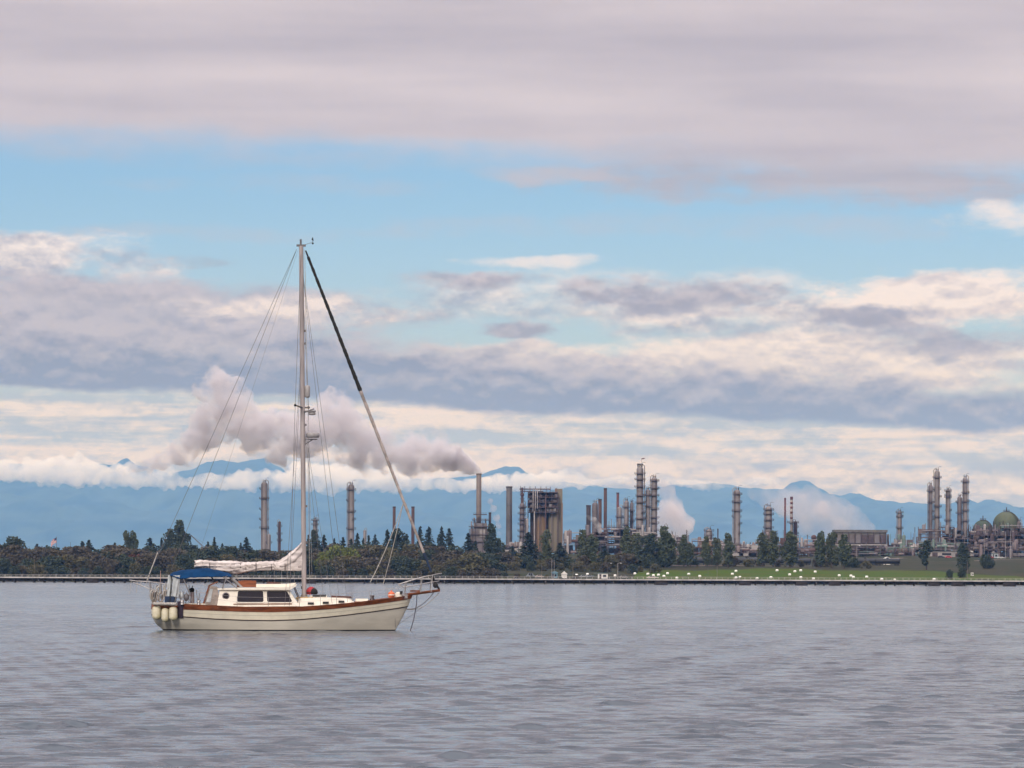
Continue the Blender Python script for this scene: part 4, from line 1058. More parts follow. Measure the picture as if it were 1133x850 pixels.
for px in (519, 522.5, 526, 534, 538.5, 542.5): bxp(bo, px - .35, px + .35, 572 + abs(px - 530) * 1.2, 612, -1, -.4).build('post', M_plat, bo)
for px, py in ((521.5, 577), (524.5, 573), (537, 574), (540.3, 581)): bxp(bo, px - .8, px + .8, py, 590, 2, 3.4).build('duct', M_col, bo)
stack(563.2, 538.2, 6.6, 2620, 'plain dark grey stack between smoking stack and coker', M_stk, M_stk)
# --- coker
ck = thing_at('coker_unit', 599, 2610, 'tall coker block with tan drums, dark upper frame and derrick', 'coker unit')
def cyl_part(o, px, w, py0, py1, y, m, name, n=18, dome=True):
    d = o.location.y; x = (px - CX) / F * d - o.location.x; r = w * d / F / 2; z0, z1 = zrel(o, py1), zrel(o, py0)
    pr_ = [(r, z0), (r, z1 - r * .4), (r * .7, z1 - r * .1), (.01, z1)] if dome else [(r, z0), (r, z1), (.01, z1)]
    return MB().lathe(pr_, (x, y, 0), n).build(name, m, o)
cyl_part(ck, 598.5, 12.5, 563, 612, 8, M_tan, 'coke_drum'); cyl_part(ck, 612.0, 11.5, 563, 612, 8, M_buff, 'coke_drum')
bxp(ck, 613.8, 622.2, 540.5, 612, 9, 18).build('lift_tower', M_buff, ck)
bxp(ck, 620.8, 622.6, 556, 612, 7.5, 10).build('lift_tower_edge', M_tan, ck)
bxp(ck, 614.0, 616.2, 540.0, 566, 8.6, 9.2).build('lift_tower_face', M_tan, ck)
bxp(ck, 585.5, 616, 545.5, 566.5, 7, 14).build('dark_core', M_rdark, ck)
bxp(ck, 586.5, 613.5, 566.6, 612, 11, 17).build('drum_gap_filler', M_plat, ck)  # added dark box that blocks the bright background between the drums
for px in (584, 590.5, 597, 604, 610.5, 617): 
    for y in (0, 14): bxp(ck, px - .42, px + .42, 545 if px < 612 else 548, 612, y, y + .6).build('post', M_plat, ck)
for py in (545, 550.5, 556, 561.5, 567.0): 
    bxp(ck, 583.5, 617, py - .45, py + .35, -.8, 15).build('deck', M_plat, ck)
    gr = MB(); d_ = ck.location.y; xa, xb = (583.5 - CX) / F * d_ - ck.location.x, (617 - CX) / F * d_ - ck.location.x; z = zrel(ck, py)
    for zz in (.6, 1.2): gr.bar((xa, -.8, z + zz), (xb, -.8, z + zz), .12)
    for q in range(15): gr.bar((xa + (xb - xa) * q / 14, -.8, z), (xa + (xb - xa) * q / 14, -.8, z + 1.2), .1)
    gr.build('guard_rail', M_plat, ck)
rn = random.Random(8)
for k in range(80):   # machinery crowding the upper floors
    px = rn.uniform(585, 616); py = rn.choice((550, 555.5, 561, 566)); w = rn.uniform(1.2, 4.0); h = rn.uniform(2, 5)
    bxp(ck, px - w / 2, px + w / 2, py - h, py, rn.uniform(0, 6), rn.uniform(7, 11)).build('machinery', rn.choice((M_col2, M_rdark, M_rust, M_plat, M_col2, M_col)), ck)
for px in (589.5, 592.0, 594.2): cyl_part(ck, px, 0.9, 541.5, 563, -1.4, M_lite, 'pale_pipe', 8, False)
cyl_part(ck, 591.0, 1.3, 566, 612, -1.4, M_lite, 'pale_pipe', 8, False); cyl_part(ck, 603.4, 1.0, 548, 612, -1.2, M_rust, 'riser', 8, False)
# derrick beam across the top
bxp(ck, 574.5, 609, 540.6, 541.8, 3, 4.4).build('derrick_beam', M_rust, ck); bxp(ck, 578, 601, 543.2, 544.2, 4, 5).build('derrick_beam', M_plat, ck)
for px in (575.5, 580, 586, 592, 598, 604, 608.5): bxp(ck, px - .3, px + .3, 538.2, 546, 3.4, 3.9).build('derrick_post', M_plat, ck)
# --- red-topped frame tower next to the coker
o = column(577.6, 556.5, 5.6, 2600, 'narrow caged tower with rusty top pipe left of the coker', 6, m=M_col2, cap=None, seed=12, wide=1.4, name='caged_tower')
H = zrel(o, 556.5)
for k, (z0, z1, r) in enumerate(((H - 1, zrel(o, 548), 1.0), (zrel(o, 548.5), zrel(o, 539.5), 0.75))): MB().cyl((0, 0, z0), r, z1 - z0, 10).build('top_pipe', M_rust, o)
MB().ball((0, 0, zrel(o, 547.5)), 1.5, 10, 8).build('knuckle', M_rust, o); MB().box((0, 0, zrel(o, 552)), (3.4, 2, .4)).build('top_deck', M_plat, o); MB().box((0, 0, zrel(o, 544)), (3.0, 2, .35)).build('top_deck', M_plat, o)
column(583.0, 574, 3.2, 2598, 'short pale column squeezed between caged tower and coker', 2, m=M_lite, cap=None, seed=13, wide=.8)
# --- heaters and stacks
stack(651.0, 559.0, 5.0, 2640, 'stubby dark stack, leftmost of the brown stack group', M_rdark)
column(658.2, 556.2, 6.6, 2630, 'grey drum standing between dark stack and brown stacks', 1, m=M_col2, cap='vent', seed=14, wide=.9, name='process_drum')
stack(663.7, 552.2, 3.8, 2620, 'brown stack of middle height beside the grey drum', M_rust)
stack(669.6, 540.2, 3.6, 2620, 'tallest slim brown stack right of the coker', M_rust)
stack(683.4, 545.0, 2.9, 2620, 'slim stack with dark red top left of the main columns', M_redp, M_rdark)
column(685.2, 561, 5.6, 2612, 'stout grey column under the slim dark red stack', 2, seed=15, cap=None, wide=1.0)
column(693.0, 554.0, 5.2, 2610, 'grey column with bristling head left of the tallest tower', 4, seed=16)
column(698.8, 556.0, 3.8, 2625, 'slender column tucked behind the tallest tower on its left', 3, seed=17, m=M_col2)
o = column(707.8, 516.5, 8.2, 2600, 'tallest column of the refinery with black vents on top', 8, seed=18, wide=1.5, taper=0.92)
H = zrel(o, 516.5)
for k in (-1.5, 0, 1.5): MB().lathe([(.35, 0), (.35, 1.4), (.6, 1.6), (.6, 2.4), (.01, 2.5)], (k, -.2, H - .2), 8).build('black_vent', M_boot, o)
MB().tube([(1.2, 0, H - 1), (1.2, 0, H + 6.2)], .10, 5).build('flag_pole', M_plat, o)
MB().prism([(1.2, H + 6.0), (3.4, H + 6.4), (3.3, H + 5.7), (1.2, H + 5.2)], -.04, .04).build('pennant', M_redp, o)
column(716.4, 541.5, 4.9, 2606, 'plain grey column close against the tallest tower', 4, seed=19, m=M_col)
column(723.6, 528.5, 6.8, 2610, 'second tallest column, right of the tallest tower', 8, seed=20, wide=1.5)
column(735.4, 582.0, 4.6, 2590, 'short dome-topped vessel above the poplar right of the towers', 1, seed=21, cap=None, m=M_pink)
# --- middle and right
column(784.3, 586.0, 7.6, 2600, 'squat pale vessel with a broad top deck', 1, seed=22, m=M_lite, head=1.3, cap='vent')
stack(794.2, 585.0, 1.2, 2610, 'hair-thin vent stack beside the squat pale vessel', M_rdark)
column(815.2, 542.0, 7.4, 2620, 'lone tall column left of the red-banded stack', 6, seed=23, wide=1.4)
column(850.2, 560.5, 7.6, 2620, 'thick column with many decks between lone column and red stacks', 6, seed=24, wide=1.5)
stack(868.5, 551.0, 2.0, 2600, 'thin dark red stack, left of a close pair', M_redp, M_redp)
o = stack(875.6, 549.5, 3.0, 2600, 'red and white banded stack, right of a close pair', M_lite, M_redp)
r_ = 3.0 * 2600 / F / 2
for k, py in enumerate((551.5, 556.5, 561.5, 567, 573)): MB().lathe([(r_ * 1.0, zrel(o, py + 1.4)), (r_ * 1.05, zrel(o, py + 1.4)), (r_ * 1.05, zrel(o, py - .9)), (r_ * 1.0, zrel(o, py - .9))], (0, 0, 0), 18).build('red_band', M_redp, o)
link('platform', ring_platform(r_, 2.2, 0, 6.283, M_plat), o, (0, 0, zrel(o, 578.5)))
column(880.0, 577, 4.2, 2612, 'short vessel with a round deck beside the banded stack', 1, seed=25, m=M_rust, cap=None, head=1.2)
column(995.2, 566.0, 5.0, 2610, 'lone column with a boxy head left of the right-hand towers', 3, seed=26, head=1.2)
column(1029.4, 536.5, 5.0, 2600, 'left column of the right-hand pair of tall towers', 5, seed=27, m=M_col2)
column(1036.6, 521.0, 6.0, 2606, 'tallest of the right-hand towers', 6, seed=28, wide=1.3)
column(1048.6, 542.0, 5.0, 2606, 'lone shorter tower right of the tallest right-hand tower', 4, seed=29, head=1.1)
column(1061.6, 549.5, 5.2, 2606, 'left and shorter of the far right tower pair', 4, seed=30, m=M_col2)
column(1067.6, 528.5, 5.8, 2606, 'right and taller of the far right tower pair', 6, seed=31, wide=1.2)
column(1127.5, 577, 4.5, 2590, 'short dark column at the picture edge beside the green dome', 2, seed=32, m=M_col2)
def sphere_tank(px, pytop, rpx, d, label, m):
    o = thing_at('sphere_tank', px, d, label, 'tank', 'green sphere tanks')
    H = zrel(o, pytop); r = rpx * d / F; cz = H - r
    MB().ball((0, 0, cz), r, 40, 24).build('shell', m, o)
    for k in range(14):    # plate seams
        a = 6.28318 * k / 14
        pts = [(r * 1.004 * math.sin(b) * math.cos(a), r * 1.004 * math.sin(b) * math.sin(a), cz + r * 1.004 * math.cos(b)) for b in np.linspace(.12, 1.5, 12)]
        MB().tube(pts, .09, 4).build('plate_seam', m, o)
    for k in range(10):
        a = 6.28318 * k / 10; MB().tube([(r * .97 * math.cos(a), r * .97 * math.sin(a), 0), (r * .97 * math.cos(a), r * .97 * math.sin(a), cz)], .35, 8).build('leg', m, o)
    st = MB(); 
    for b in np.linspace(.05, 1.5, 26):
        st.box((r * 1.03 * math.sin(b) * .75, -r * 1.03 * math.sin(b) * .66, cz + r * 1.03 * math.cos(b)), (.9, .9, .2))
    st.build('stair', M_plat, o)
    link('platform', ring_platform(.6, 1.6, 0, 6.283, M_plat), o, (0, 0, H + .1))
    MB().tube([(0, 0, H - .3), (0, 0, H + 3.2)], .3, 8).build('vent', M_rdark, o)
sphere_tank(1087.5, 575.5, 11.0, 2660, 'smaller green domed tank left of the large one', mat('green_tank_paint', (0.038, 0.058, 0.036), 0.7, 0.12, 0.1))
sphere_tank(1113.5, 566.2, 15.0, 2640, 'large olive green domed tank near the right picture edge', M_green)
# cooling tower
ct = thing_at('cooling_tower', 952, 2560, 'long grey flat-roofed cooling tower behind the poplars', 'cooling tower')
bxp(ct, 925, 981, 589.5, 612, 2, 18).build('wall', M_shed, ct)
bxp(ct, 923, 982, 586.3, 589.2, 1, 19).build('roof', M_shed, ct)
for k in range(8): bxp(ct, 926 + k * 6.9, 931.5 + k * 6.9, 592, 601, .8, 1.98).build('louvre_panel', M_plat if k in (4, 5, 7) else M_col2, ct)
for k in range(9): bxp(ct, 924.6 + k * 6.9, 925.4 + k * 6.9, 589, 614, .2, .7).build('post', M_plat, ct)
bxp(ct, 924, 982, 602.2, 603.4, -.2, .2).build('rail_beam', M_lite, ct)
o = thing_at('dome_vessel', 900.5, 2585, 'small dark round-topped vessel left of the cooling tower', 'vessel')
MB().ball((0, 0, zrel(o, 595)), 2.0, 14, 10).build('shell', M_rust, o); MB().cyl((0, 0, 0), 1.0, zrel(o, 597), 10).build('skirt', M_rust, o); MB().cyl((0, 0, zrel(o, 600)), 3.5, .3, 14).build('deck', M_plat, o)
# crowded lower works
for a in ((556, 584, 598, 2590, 41, 'low pipe rack with pale pipes between two grey stacks', (M_col2, M_lite, M_pink)),
          (624, 650, 590, 2600, 42, 'low steel works just right of the coker', (M_rust, M_pink, M_lite, M_teal)),
          (646, 684, 583, 2590, 43, 'steel works at the foot of the brown stacks', (M_rust, M_col2, M_lite, M_pink)),
          (672, 700, 580, 2580, 44, 'steel works left of the tallest tower base', (M_col2, M_col, M_lite)),
          (698, 736, 584, 2575, 45, 'dark steel works around the base of the tallest towers', (M_col2, M_col, M_lite, M_rdark)),
          (738, 762, 592, 2590, 46, 'low pale works below the white steam', (M_lite, M_col, M_pink)),
          (766, 800, 597, 2570, 47, 'orange-brown pipe works left of the squat vessel', (M_tan, M_pink, M_lite, M_rust)),
          (798, 842, 602, 2560, 48, 'pinkish works at the foot of the lone tall column', (M_pink, M_lite, M_col2)),
          (840, 884, 592, 2575, 49, 'works between thick column and red-banded stack', (M_pink, M_col2, M_rust)),
          (882, 926, 598, 2570, 50, 'low works left of the cooling tower', (M_pink, M_col, M_lite)),
          (983, 1014, 594, 2570, 51, 'low works around the lone boxy-headed column', (M_col2, M_teal, M_lite)),
          (1016, 1056, 583, 2590, 52, 'stepped steel works under the tallest right-hand towers', (M_pink, M_col2, M_col, M_rust)),
          (1052, 1082, 586, 2592, 53, 'pink-grey works under the far right tower pair', (M_pink, M_col2, M_lite)),
          (1074, 1106, 583, 2580, 54, 'dark pipe works in front of the smaller green dome', (M_col2, M_rdark, M_lite)),
          (1104, 1146, 582, 2570, 55, 'dark pipe works in front of the large green dome', (M_col2, M_rdark, M_lite, M_teal)),
          (1010, 1062, 600, 2520, 56, 'long low green and grey works before the right-hand towers', (M_teal, M_col, M_lite)),
          (1062, 1136, 600, 2510, 57, 'low cluttered works with purple-grey frames at the far right', (M_pink, M_col2, M_lite, M_rdark)),
          (1078, 1144, 584, 2552, 60, 'dense dark pipe rack across the front of both green domes', (M_col2, M_rdark, M_pink, M_plat)),
          (806, 900, 607, 2500, 58, 'long low pipe rack behind the middle poplars', (M_pink, M_lite, M_rust)),
          (926, 1012, 606, 2500, 59, 'long low pipe rack before the cooling tower', (M_pink, M_teal, M_col2))):
    process_unit(a[0], a[1], a[2], a[3], a[4], a[5], a[6], dens=5.0 if a[0] < 1070 else 8.0)

# ------------------------------------------------------------------ trestle across the bay
TD = 1600.0
M_deck = mat('bleached_trestle_deck', (0.44, 0.41, 0.40), 0.9, 0.15, 0.3)
M_pile = mat('tarred_pile', (0.034, 0.026, 0.025), 0.9, 0.3, 0.6)
tz = 2.62
tre = empty('trestle', (0, TD, 0), 0.0, 'long low timber trestle crossing the bay in front of the shore', 'trestle')
for k in range(44):
    x = -330 + k * 15.0
    MB().box((x + 7.5, -.2, tz - .28), (14.96, 4.9, .56)).build('deck_section', M_deck, tre)
bent = MB()
for y in (-1.7, 0, 1.7): bent.tube([(0.05 * y, y * 1.2, -2.5), (0, y, tz - .8)], .26, 7)
bent.box((0, 0, tz - .62), (.5, 4.6, .36)); bent.bar((0, -1.9, .6), (0, 1.9, tz - .9), .16)
bme = bent.mesh('pile_bent', M_pile)
rn = random.Random(2)
for k in range(150):
    if rn.random() < .92: link('pile_bent', bme, tre, (-331 + k * 4.43 + rn.uniform(-.5, .5), 0, rn.uniform(-.15, 0)))
str_ = MB(); sme = str_.box((0, 0, 0), (14.9, .3, .55)).mesh('stringer', M_pile)
for k in range(44):
    for y in (-1.75, 1.75): link('stringer', sme, tre, (-322.5 + k * 15, y, tz - .73))
wme = MB().box((0, 0, 0), (14.6, .25, 1.25)).mesh('dark_backing', mat('backing_brown', (0.10, 0.078, 0.070), 0.9, 0.3, 0.5))  # added dark brown boards standing in for the shade under the deck
for k in range(44): link('dark_backing', wme, tre, (-322.5 + k * 15, 2.6, 1.35))
fme = MB().box((0, 0, 0), (5.2, .35, 1.7)).box((0.4, -.3, .1), (.25, .25, 1.9)).box((-1.8, -.3, .1), (.25, .25, 1.9)).mesh('fender_boards', M_pile)
for k in range(34):
    if rn.random() < .55: link('fender_boards', fme, tre, (-325 + k * 19.5 + rn.uniform(-5, 5), -2.05, .8))
rme = MB().bar((0, 0, .98), (15, 0, .98), .09, .09).bar((0, 0, .5), (15, 0, .5), .05)
for q in range(6): rme.bar((q * 2.5 + .6, 0, 0), (q * 2.5 + .6, 0, 1.0), .08)
rme = rme.mesh('railing', M_deck)
for k in range(44): 
    for y in (-2.0, 2.0): link('railing', rme, tre, (-330 + k * 15, y, tz))

# rocks along the waterline
M_rock = mat('shore_rock', (0.075, 0.058, 0.050), 0.9, 0.3, 0.4)
rk = MB(); rn = random.Random(4)
for k in range(1500):
    x = rn.uniform(-360, 360); sh_ = 12 * math.sin(x * 0.006) + 6 * math.sin(x * 0.021 + 1)
    y = 1899 + sh_ + rn.uniform(-4, 8); r = rn.uniform(.35, 1.1); z = LZ(x, y)
    vs = [Vector((rn.uniform(-1, 1), rn.uniform(-1, 1), rn.uniform(-.7, .8))).normalized() * r * rn.uniform(.8, 1.2) for _ in range(6)]
    vs = [Vector((r, 0, 0)), Vector((-r * .9, .2, 0)), Vector((0, r * .9, .1)), Vector((.1, -r, 0)), Vector((.1, 0, r * rn.uniform(.5, .9))), Vector((0, 0, -r * .5))]
    rz = Matrix.Rotation(rn.random() * 6.28, 3, 'Z'); vs = [rz @ v + Vector((x, y, z + r * .2)) for v in vs]
    rk.add(vs, [(0, 2, 4), (2, 1, 4), (1, 3, 4), (3, 0, 4), (2, 0, 5), (1, 2, 5), (3, 1, 5), (0, 3, 5)])
tag(rk.build('shore_rocks', M_rock), 'dark rocks along the foot of the shore', 'rocks', kind='stuff')

# ------------------------------------------------------------------ trees
def foliage(name, c1, c2):
    m = bpy.data.materials.new(name); m.use_nodes = True; t = m.node_tree; b = t.nodes['Principled BSDF']
    oi = nd(t, 'ShaderNodeObjectInfo'); tc = nd(t, 'ShaderNodeTexCoord')
    n1 = fbm(t, tc.outputs['Object'], 0.35, 4, 0.6)
    k = (n1.step(0.3, 0.7) * 0.6 + V(t, oi.outputs['Random']) * 0.4).clamp()
    t.links.new(mixc(t, k, c1, c2), b.inputs['Base Color'])
    b.inputs['Roughness'].default_value = 0.75; b.inputs['Specular IOR Level'].default_value = 0.15
    return m
F_con = foliage('conifer_needles', (0.030, 0.042, 0.034), (0.045, 0.055, 0.040))
F_pop = foliage('poplar_leaves', (0.065, 0.084, 0.046), (0.095, 0.101, 0.057))
F_dec = foliage('olive_leaves', (0.081, 0.081, 0.041), (0.115, 0.095, 0.051))
F_brn = foliage('brown_autumn_leaves', (0.092, 0.076, 0.048), (0.077, 0.064, 0.048))
F_red = foliage('reddish_autumn_leaves', (0.156, 0.062, 0.044), (0.111, 0.055, 0.042))
F_yel = foliage('yellow_green_leaves', (0.131, 0.150, 0.037), (0.106, 0.119, 0.037))
F_dkg = foliage('dark_green_leaves', (0.039, 0.053, 0.039), (0.057, 0.067, 0.041))
M_bark = mat('bark', (0.07, 0.052, 0.042), 0.9, 0.2, 0.6)
def tri_cloud(cent, size, rs, droop=0.0):
    """ragged leaf clumps: one small bent quad at each centre"""
    n = len(cent); a = rs.normal(size=(n, 3)); a /= np.linalg.norm(a, axis=1)[:, None]
    b = rs.normal(size=(n, 3)); b -= a * (a * b).sum(1)[:, None]; b /= np.linalg.norm(b, axis=1)[:, None]
    s = size * (0.6 + 0.8 * rs.rand(n, 1))
    v = np.stack([cent - a * s * .5 - b * s * .25, cent + a * s * .5 - b * s * .35, cent + a * s * .25 + b * s * .6, cent - a * s * .4 + b * s * .5], 1)
    v[:, :, 2] -= droop * s
    return v.reshape(-1, 3), (np.arange(n * 4).reshape(-1, 4))
def cloud_mesh(name, parts, m):
    V_, Q_, off = [], [], 0
    for v, q in parts: V_.append(v); Q_.append(q + off); off += len(v)
    v = np.concatenate(V_); q = np.concatenate(Q_)
    me = bpy.data.meshes.new(name); me.from_pydata(v.tolist(), [], q.tolist()); me.materials.append(m); return me
def conifer_crown(seed, m, H=20.0, w=3.6):
    rs = np.random.RandomState(seed); C_ = []
    z = H * .08
    while z < H * .985:
        k = (z / H); R0 = w * (1 - k) ** 0.85 * (0.75 + 0.5 * rs.rand()) + .15
        nb = int(5 + 5 * (1 - k))
        for i in range(nb):
            a = rs.rand() * 6.283; L = R0 * (.6 + .6 * rs.rand())
            for q in np.linspace(.15, 1, max(3, int(L * 2.6))):
                C_.append((math.cos(a) * L * q, math.sin(a) * L * q, z + .25 * L * (1 - q) - .28 * L * q + rs.normal() * .12))
        z += 0.40 + 0.55 * (1 - k) * rs.rand() + .1
    C_.append((0, 0, H * .99)); C_.append((0, 0, H * .97))
    c = np.array(C_); return cloud_mesh('crown', [tri_cloud(c, 0.78, rs, .1)], m)
def lobed_crown(seed, m, H, rx, z0, lobes, n, size, colm=1.0):
    rs = np.random.RandomState(seed); pts = []
    for l in range(lobes):
        zc_ = z0 + (H - z0) * (0.12 + 0.80 * (l + rs.rand()) / lobes)
        k = (zc_ - z0) / (H - z0); env = math.sin(math.pi * min(1, (k * .86 + .12))) ** .6
        a = rs.rand() * 6.283; rr = rx * env * (.25 + .55 * rs.rand())
        lr = rx * (.28 + .30 * rs.rand()) * (.6 + .5 * env); lz = lr * colm * (.8 + .5 * rs.rand())
        d = rs.normal(size=(n // lobes, 3)); d /= np.linalg.norm(d, axis=1)[:, None]
        d *= (0.72 + .36 * rs.rand(len(d), 1))
        p = np.stack([math.cos(a) * rr + d[:, 0] * lr, math.sin(a) * rr + d[:, 1] * lr, zc_ + d[:, 2] * lz], 1)
        pts.append(p)
    p = np.concatenate(pts); p = p[(p[:, 2] < H * 1.02) & (p[:, 2] > z0 * .5)]
    return cloud_mesh('crown', [tri_cloud(p, size, rs)], m)
def trunk_mesh(H, r, spread, seed, limbs=5):
    rn = random.Random(seed); mb = MB()
    mb.tube([(0, 0, -1.0), (.05, 0, H * .4), (-.05, .05, H * .93)], [r, r * .7, r * .12], 7)
    for k in range(limbs):
        z = H * (.25 + .5 * k / limbs); a = rn.random() * 6.28; L = spread * rn.uniform(.5, .9)
        mb.tube([(0, 0, z), (math.cos(a) * L * .5, math.sin(a) * L * .5, z + L * .45), (math.cos(a) * L, math.sin(a) * L, z + L * .8)], [r * .4, r * .25, r * .06], 5)
    return mb.mesh('trunk', M_bark)
KIND = {}
for i in range(4): KIND['con%d' % i] = (20.0, conifer_crown(20 + i, F_con, 20, (3.6, 5.2, 3.0, 4.4)[i]), trunk_mesh(20, .38, 2.0, i))
for i in range(4): KIND['pop%d' % i] = (20.0, lobed_crown(40 + i, F_pop, 20, (3.4, 4.0, 3.0, 3.6)[i], .6, 18, 2400, .72, 1.5), trunk_mesh(20, .35, 2.2, 10 + i))
for i in range(3): KIND['dkp%d' % i] = (20.0, lobed_crown(140 + i, F_dkg, 20, (3.6, 4.6, 4.2)[i], 1.5, 16, 2000, .72, 1.35), trunk_mesh(20, .35, 2.2, 50 + i))
for nm, m in (('olv', F_dec), ('brn', F_brn), ('red', F_red), ('yel', F_yel), ('dkg', F_dkg)):
    for i in range(3): KIND[nm + str(i)] = (10.0, lobed_crown(hash_ := 60 + i + 7 * len(KIND), m, 10, (5.6, 5.0, 6.2)[i], .4, 15, 2100, .72, .85), trunk_mesh(10, .28, 3.0, 20 + i))
def tree(kind, loc, H, wf, label, group, name='tree', cat='tree'):
    h0, cr, tk = KIND[kind]; s = H / h0; rz = random.uniform(0, 6.28)
    o = empty(name, loc, rz, label, cat, group); o.scale = (s * wf, s * wf, s)
    link('crown', cr, o); link('trunk', tk, o)
    return o
random.seed(21)
NAMES = {'con': 'conifer', 'pop': 'poplar_tree', 'dkp': 'evergreen_tree', 'olv': 'broadleaf_tree', 'brn': 'broadleaf_tree', 'red': 'broadleaf_tree', 'yel': 'broadleaf_tree', 'dkg': 'broadleaf_tree'}
# (kind, px, top row, width px, distance, label)
TREES = [
 ('dkg0', 17, 595, 30, 2060, 'wide round-topped dark tree at the far left of the shore'),
 ('dkg1', 0, 605, 20, 2060, 'low dark tree cut by the left picture edge'),
 ('con0', 41, 601.5, 11, 2100, 'small dark tree between the round tree and the flag'), ('con2', 52, 603, 9, 2100, 'pointed dark tree just left of the flag pole'),
 ('con1', 65, 606, 8, 2100, 'low pointed tree just right of the flag pole'),
 ('con2', 91, 598.5, 10, 2090, 'left of two conifers right of the flag pole'), ('con3', 98.5, 597, 11, 2090, 'right of two conifers right of the flag pole'),
 ('con0', 127, 600, 8, 2100, 'slim conifer left of the twin poplars'), ('pop0', 140, 585.5, 9, 2080, 'left of the twin tall poplars at the left shore'), ('pop2', 147.5, 587.5, 10, 2080, 'right of the twin tall poplars at the left shore'),
 ('con3', 166, 595, 13, 2090, 'conifer between twin poplars and the tallest poplar clump'), ('con2', 179, 594.5, 7, 2090, 'slim dark conifer at the left of the tallest poplar clump'),
 ('dkp0', 187, 584, 11, 2075, 'leftmost tree of the tallest poplar clump'), ('dkp1', 197.5, 576.5, 16, 2070, 'tallest broad poplar above the boat stern'), ('dkp2', 205, 588, 14, 2075, 'right shoulder tree of the tallest poplar clump'),
 ('dkg2', 213, 604, 12, 2090, 'low dark tree under the crane jib'), ('con0', 230, 599, 7, 2100, 'leftmost of three small conifers above the boom'), ('con2', 237, 594, 8, 2100, 'tallest of three small conifers above the boom'), ('con1', 246, 601, 5, 2100, 'rightmost of three small conifers above the boom'),
 ('con3', 266.5, 600, 6, 2100, 'short conifer left of the left grey column'), ('con1', 272.5, 594.5, 10, 2100, 'pointed conifer left of the left grey column'),
 ('dkp1', 348, 587, 11, 2080, 'rounded dark tree in front of the wide-headed column'), ('con0', 341.3, 591, 6, 2090, 'thin conifer touching the mast on its right'), ('con1', 358.5, 592, 9, 2090, 'conifer right of the wide-headed column'),
 ('con2', 370, 595.5, 8, 2090, 'short conifer midway between the wide-headed and tall columns'), ('con0', 379.5, 594, 9, 2090, 'conifer left of the second tall column'), ('con3', 388.5, 596, 9, 2080, 'conifer in front of the second tall column'),
 ('con1', 395.5, 590, 8, 2090, 'first conifer right of the second tall column'), ('con2', 402, 595, 6, 2090, 'second conifer right of the second tall column'), ('con0', 408, 592, 7, 2090, 'third conifer right of the second tall column'), ('con3', 415, 591, 8, 2090, 'fourth conifer right of the second tall column'),
 ('con1', 428.5, 586, 9, 2085, 'spiky conifer left of the left thin brown stack'), ('dkp2', 440.5, 585, 18, 2080, 'broad dark tree covering the left thin brown stack'), ('con0', 448, 592, 9, 2085, 'conifer at the right of the broad dark tree'),
 ('con2', 465, 582, 10, 2090, 'ragged conifer right of the furled headsail'), ('con1', 474.5, 583, 11, 2090, 'full conifer right of the furled headsail'), ('con3', 488.5, 582, 9, 2090, 'left of two conifers before the boiler house'), ('con0', 497, 584, 11, 2090, 'right of two conifers before the boiler house'),
 ('con1', 518, 590, 11, 2085, 'conifer at the left of the boiler house'), ('con2', 526, 598, 10, 2080, 'conifer in front of the boiler house'), ('dkp0', 541.5, 578.5, 14, 2085, 'tall dark tree covering the right of the boiler house'), ('dkg1', 551, 597, 14, 2090, 'dark tree right of the boiler house'),
 ('con3', 567, 604, 16, 2080, 'dark conifer below the plain grey stack'), ('con1', 584.5, 589, 15, 2080, 'tall dark conifer before the caged tower'), ('pop1', 604, 586, 11, 2080, 'pale poplar before the tan coke drum'), ('con3', 620, 600, 20, 2075, 'wide dark conifer at the right foot of the coker'),
 ('pop3', 645.5, 587, 13, 2085, 'left of two poplars before the brown stacks'), ('pop0', 655, 590, 12, 2085, 'right of two poplars before the brown stacks'), ('con1', 669, 604, 22, 2075, 'low wide dark tree below the brown stacks'),
 ('pop2', 693.5, 583, 12, 2085, 'poplar left of the tallest tower'), ('pop1', 703, 590, 12, 2085, 'poplar at the foot of the tallest tower'), ('dkp2', 717, 591, 20, 2080, 'dark broad tree right of the tallest tower foot'), ('pop3', 736, 583, 15, 2080, 'tall poplar left of the white steam'), ('pop0', 743.5, 594, 10, 2085, 'lower poplar at the right of the steam poplar'),
 ('pop2', 757, 592, 12, 2085, 'poplar in front of the white steam'), ('pop0', 764, 600, 10, 2085, 'low poplar right of the white steam'), ('pop3', 781, 594, 9, 2090, 'thin poplar left of the squat pale vessel'), ('pop1', 793.5, 595, 9, 2090, 'thin poplar right of the squat pale vessel'), ('pop2', 805.5, 590, 12, 2080, 'poplar left of the lone tall column'),
 ('pop0', 844, 588, 13, 2085, 'left poplar below the thick many-decked column'), ('pop3', 855.5, 588, 13, 2085, 'right poplar below the thick many-decked column'), ('pop1', 873.5, 588, 15, 2080, 'poplar below the red-banded stack'),
 ('pop2', 908, 588, 12, 2080, 'leftmost of three poplars before the cooling tower'), ('pop0', 920.5, 587, 14, 2080, 'tallest of three poplars before the cooling tower'), ('pop3', 934, 592, 13, 2080, 'rightmost of three poplars before the cooling tower'),
]
for kd, px, py, w, d, lab in TREES:
    g = ground(px, d); H = P(px, py, d).z - g.z
    base_w = {'con': 7.0, 'pop': 7.4, 'dkp': 8.2}.get(kd[:3], 12.0) * H / KIND[kd][0]
    wf = min(2.2, max(.5, w * d / F / base_w * (1.75 if kd[:3] == 'con' else 1.25)))
    tree(kd, g, H, wf, lab, 'trees along the far shore', NAMES[kd[:3]])
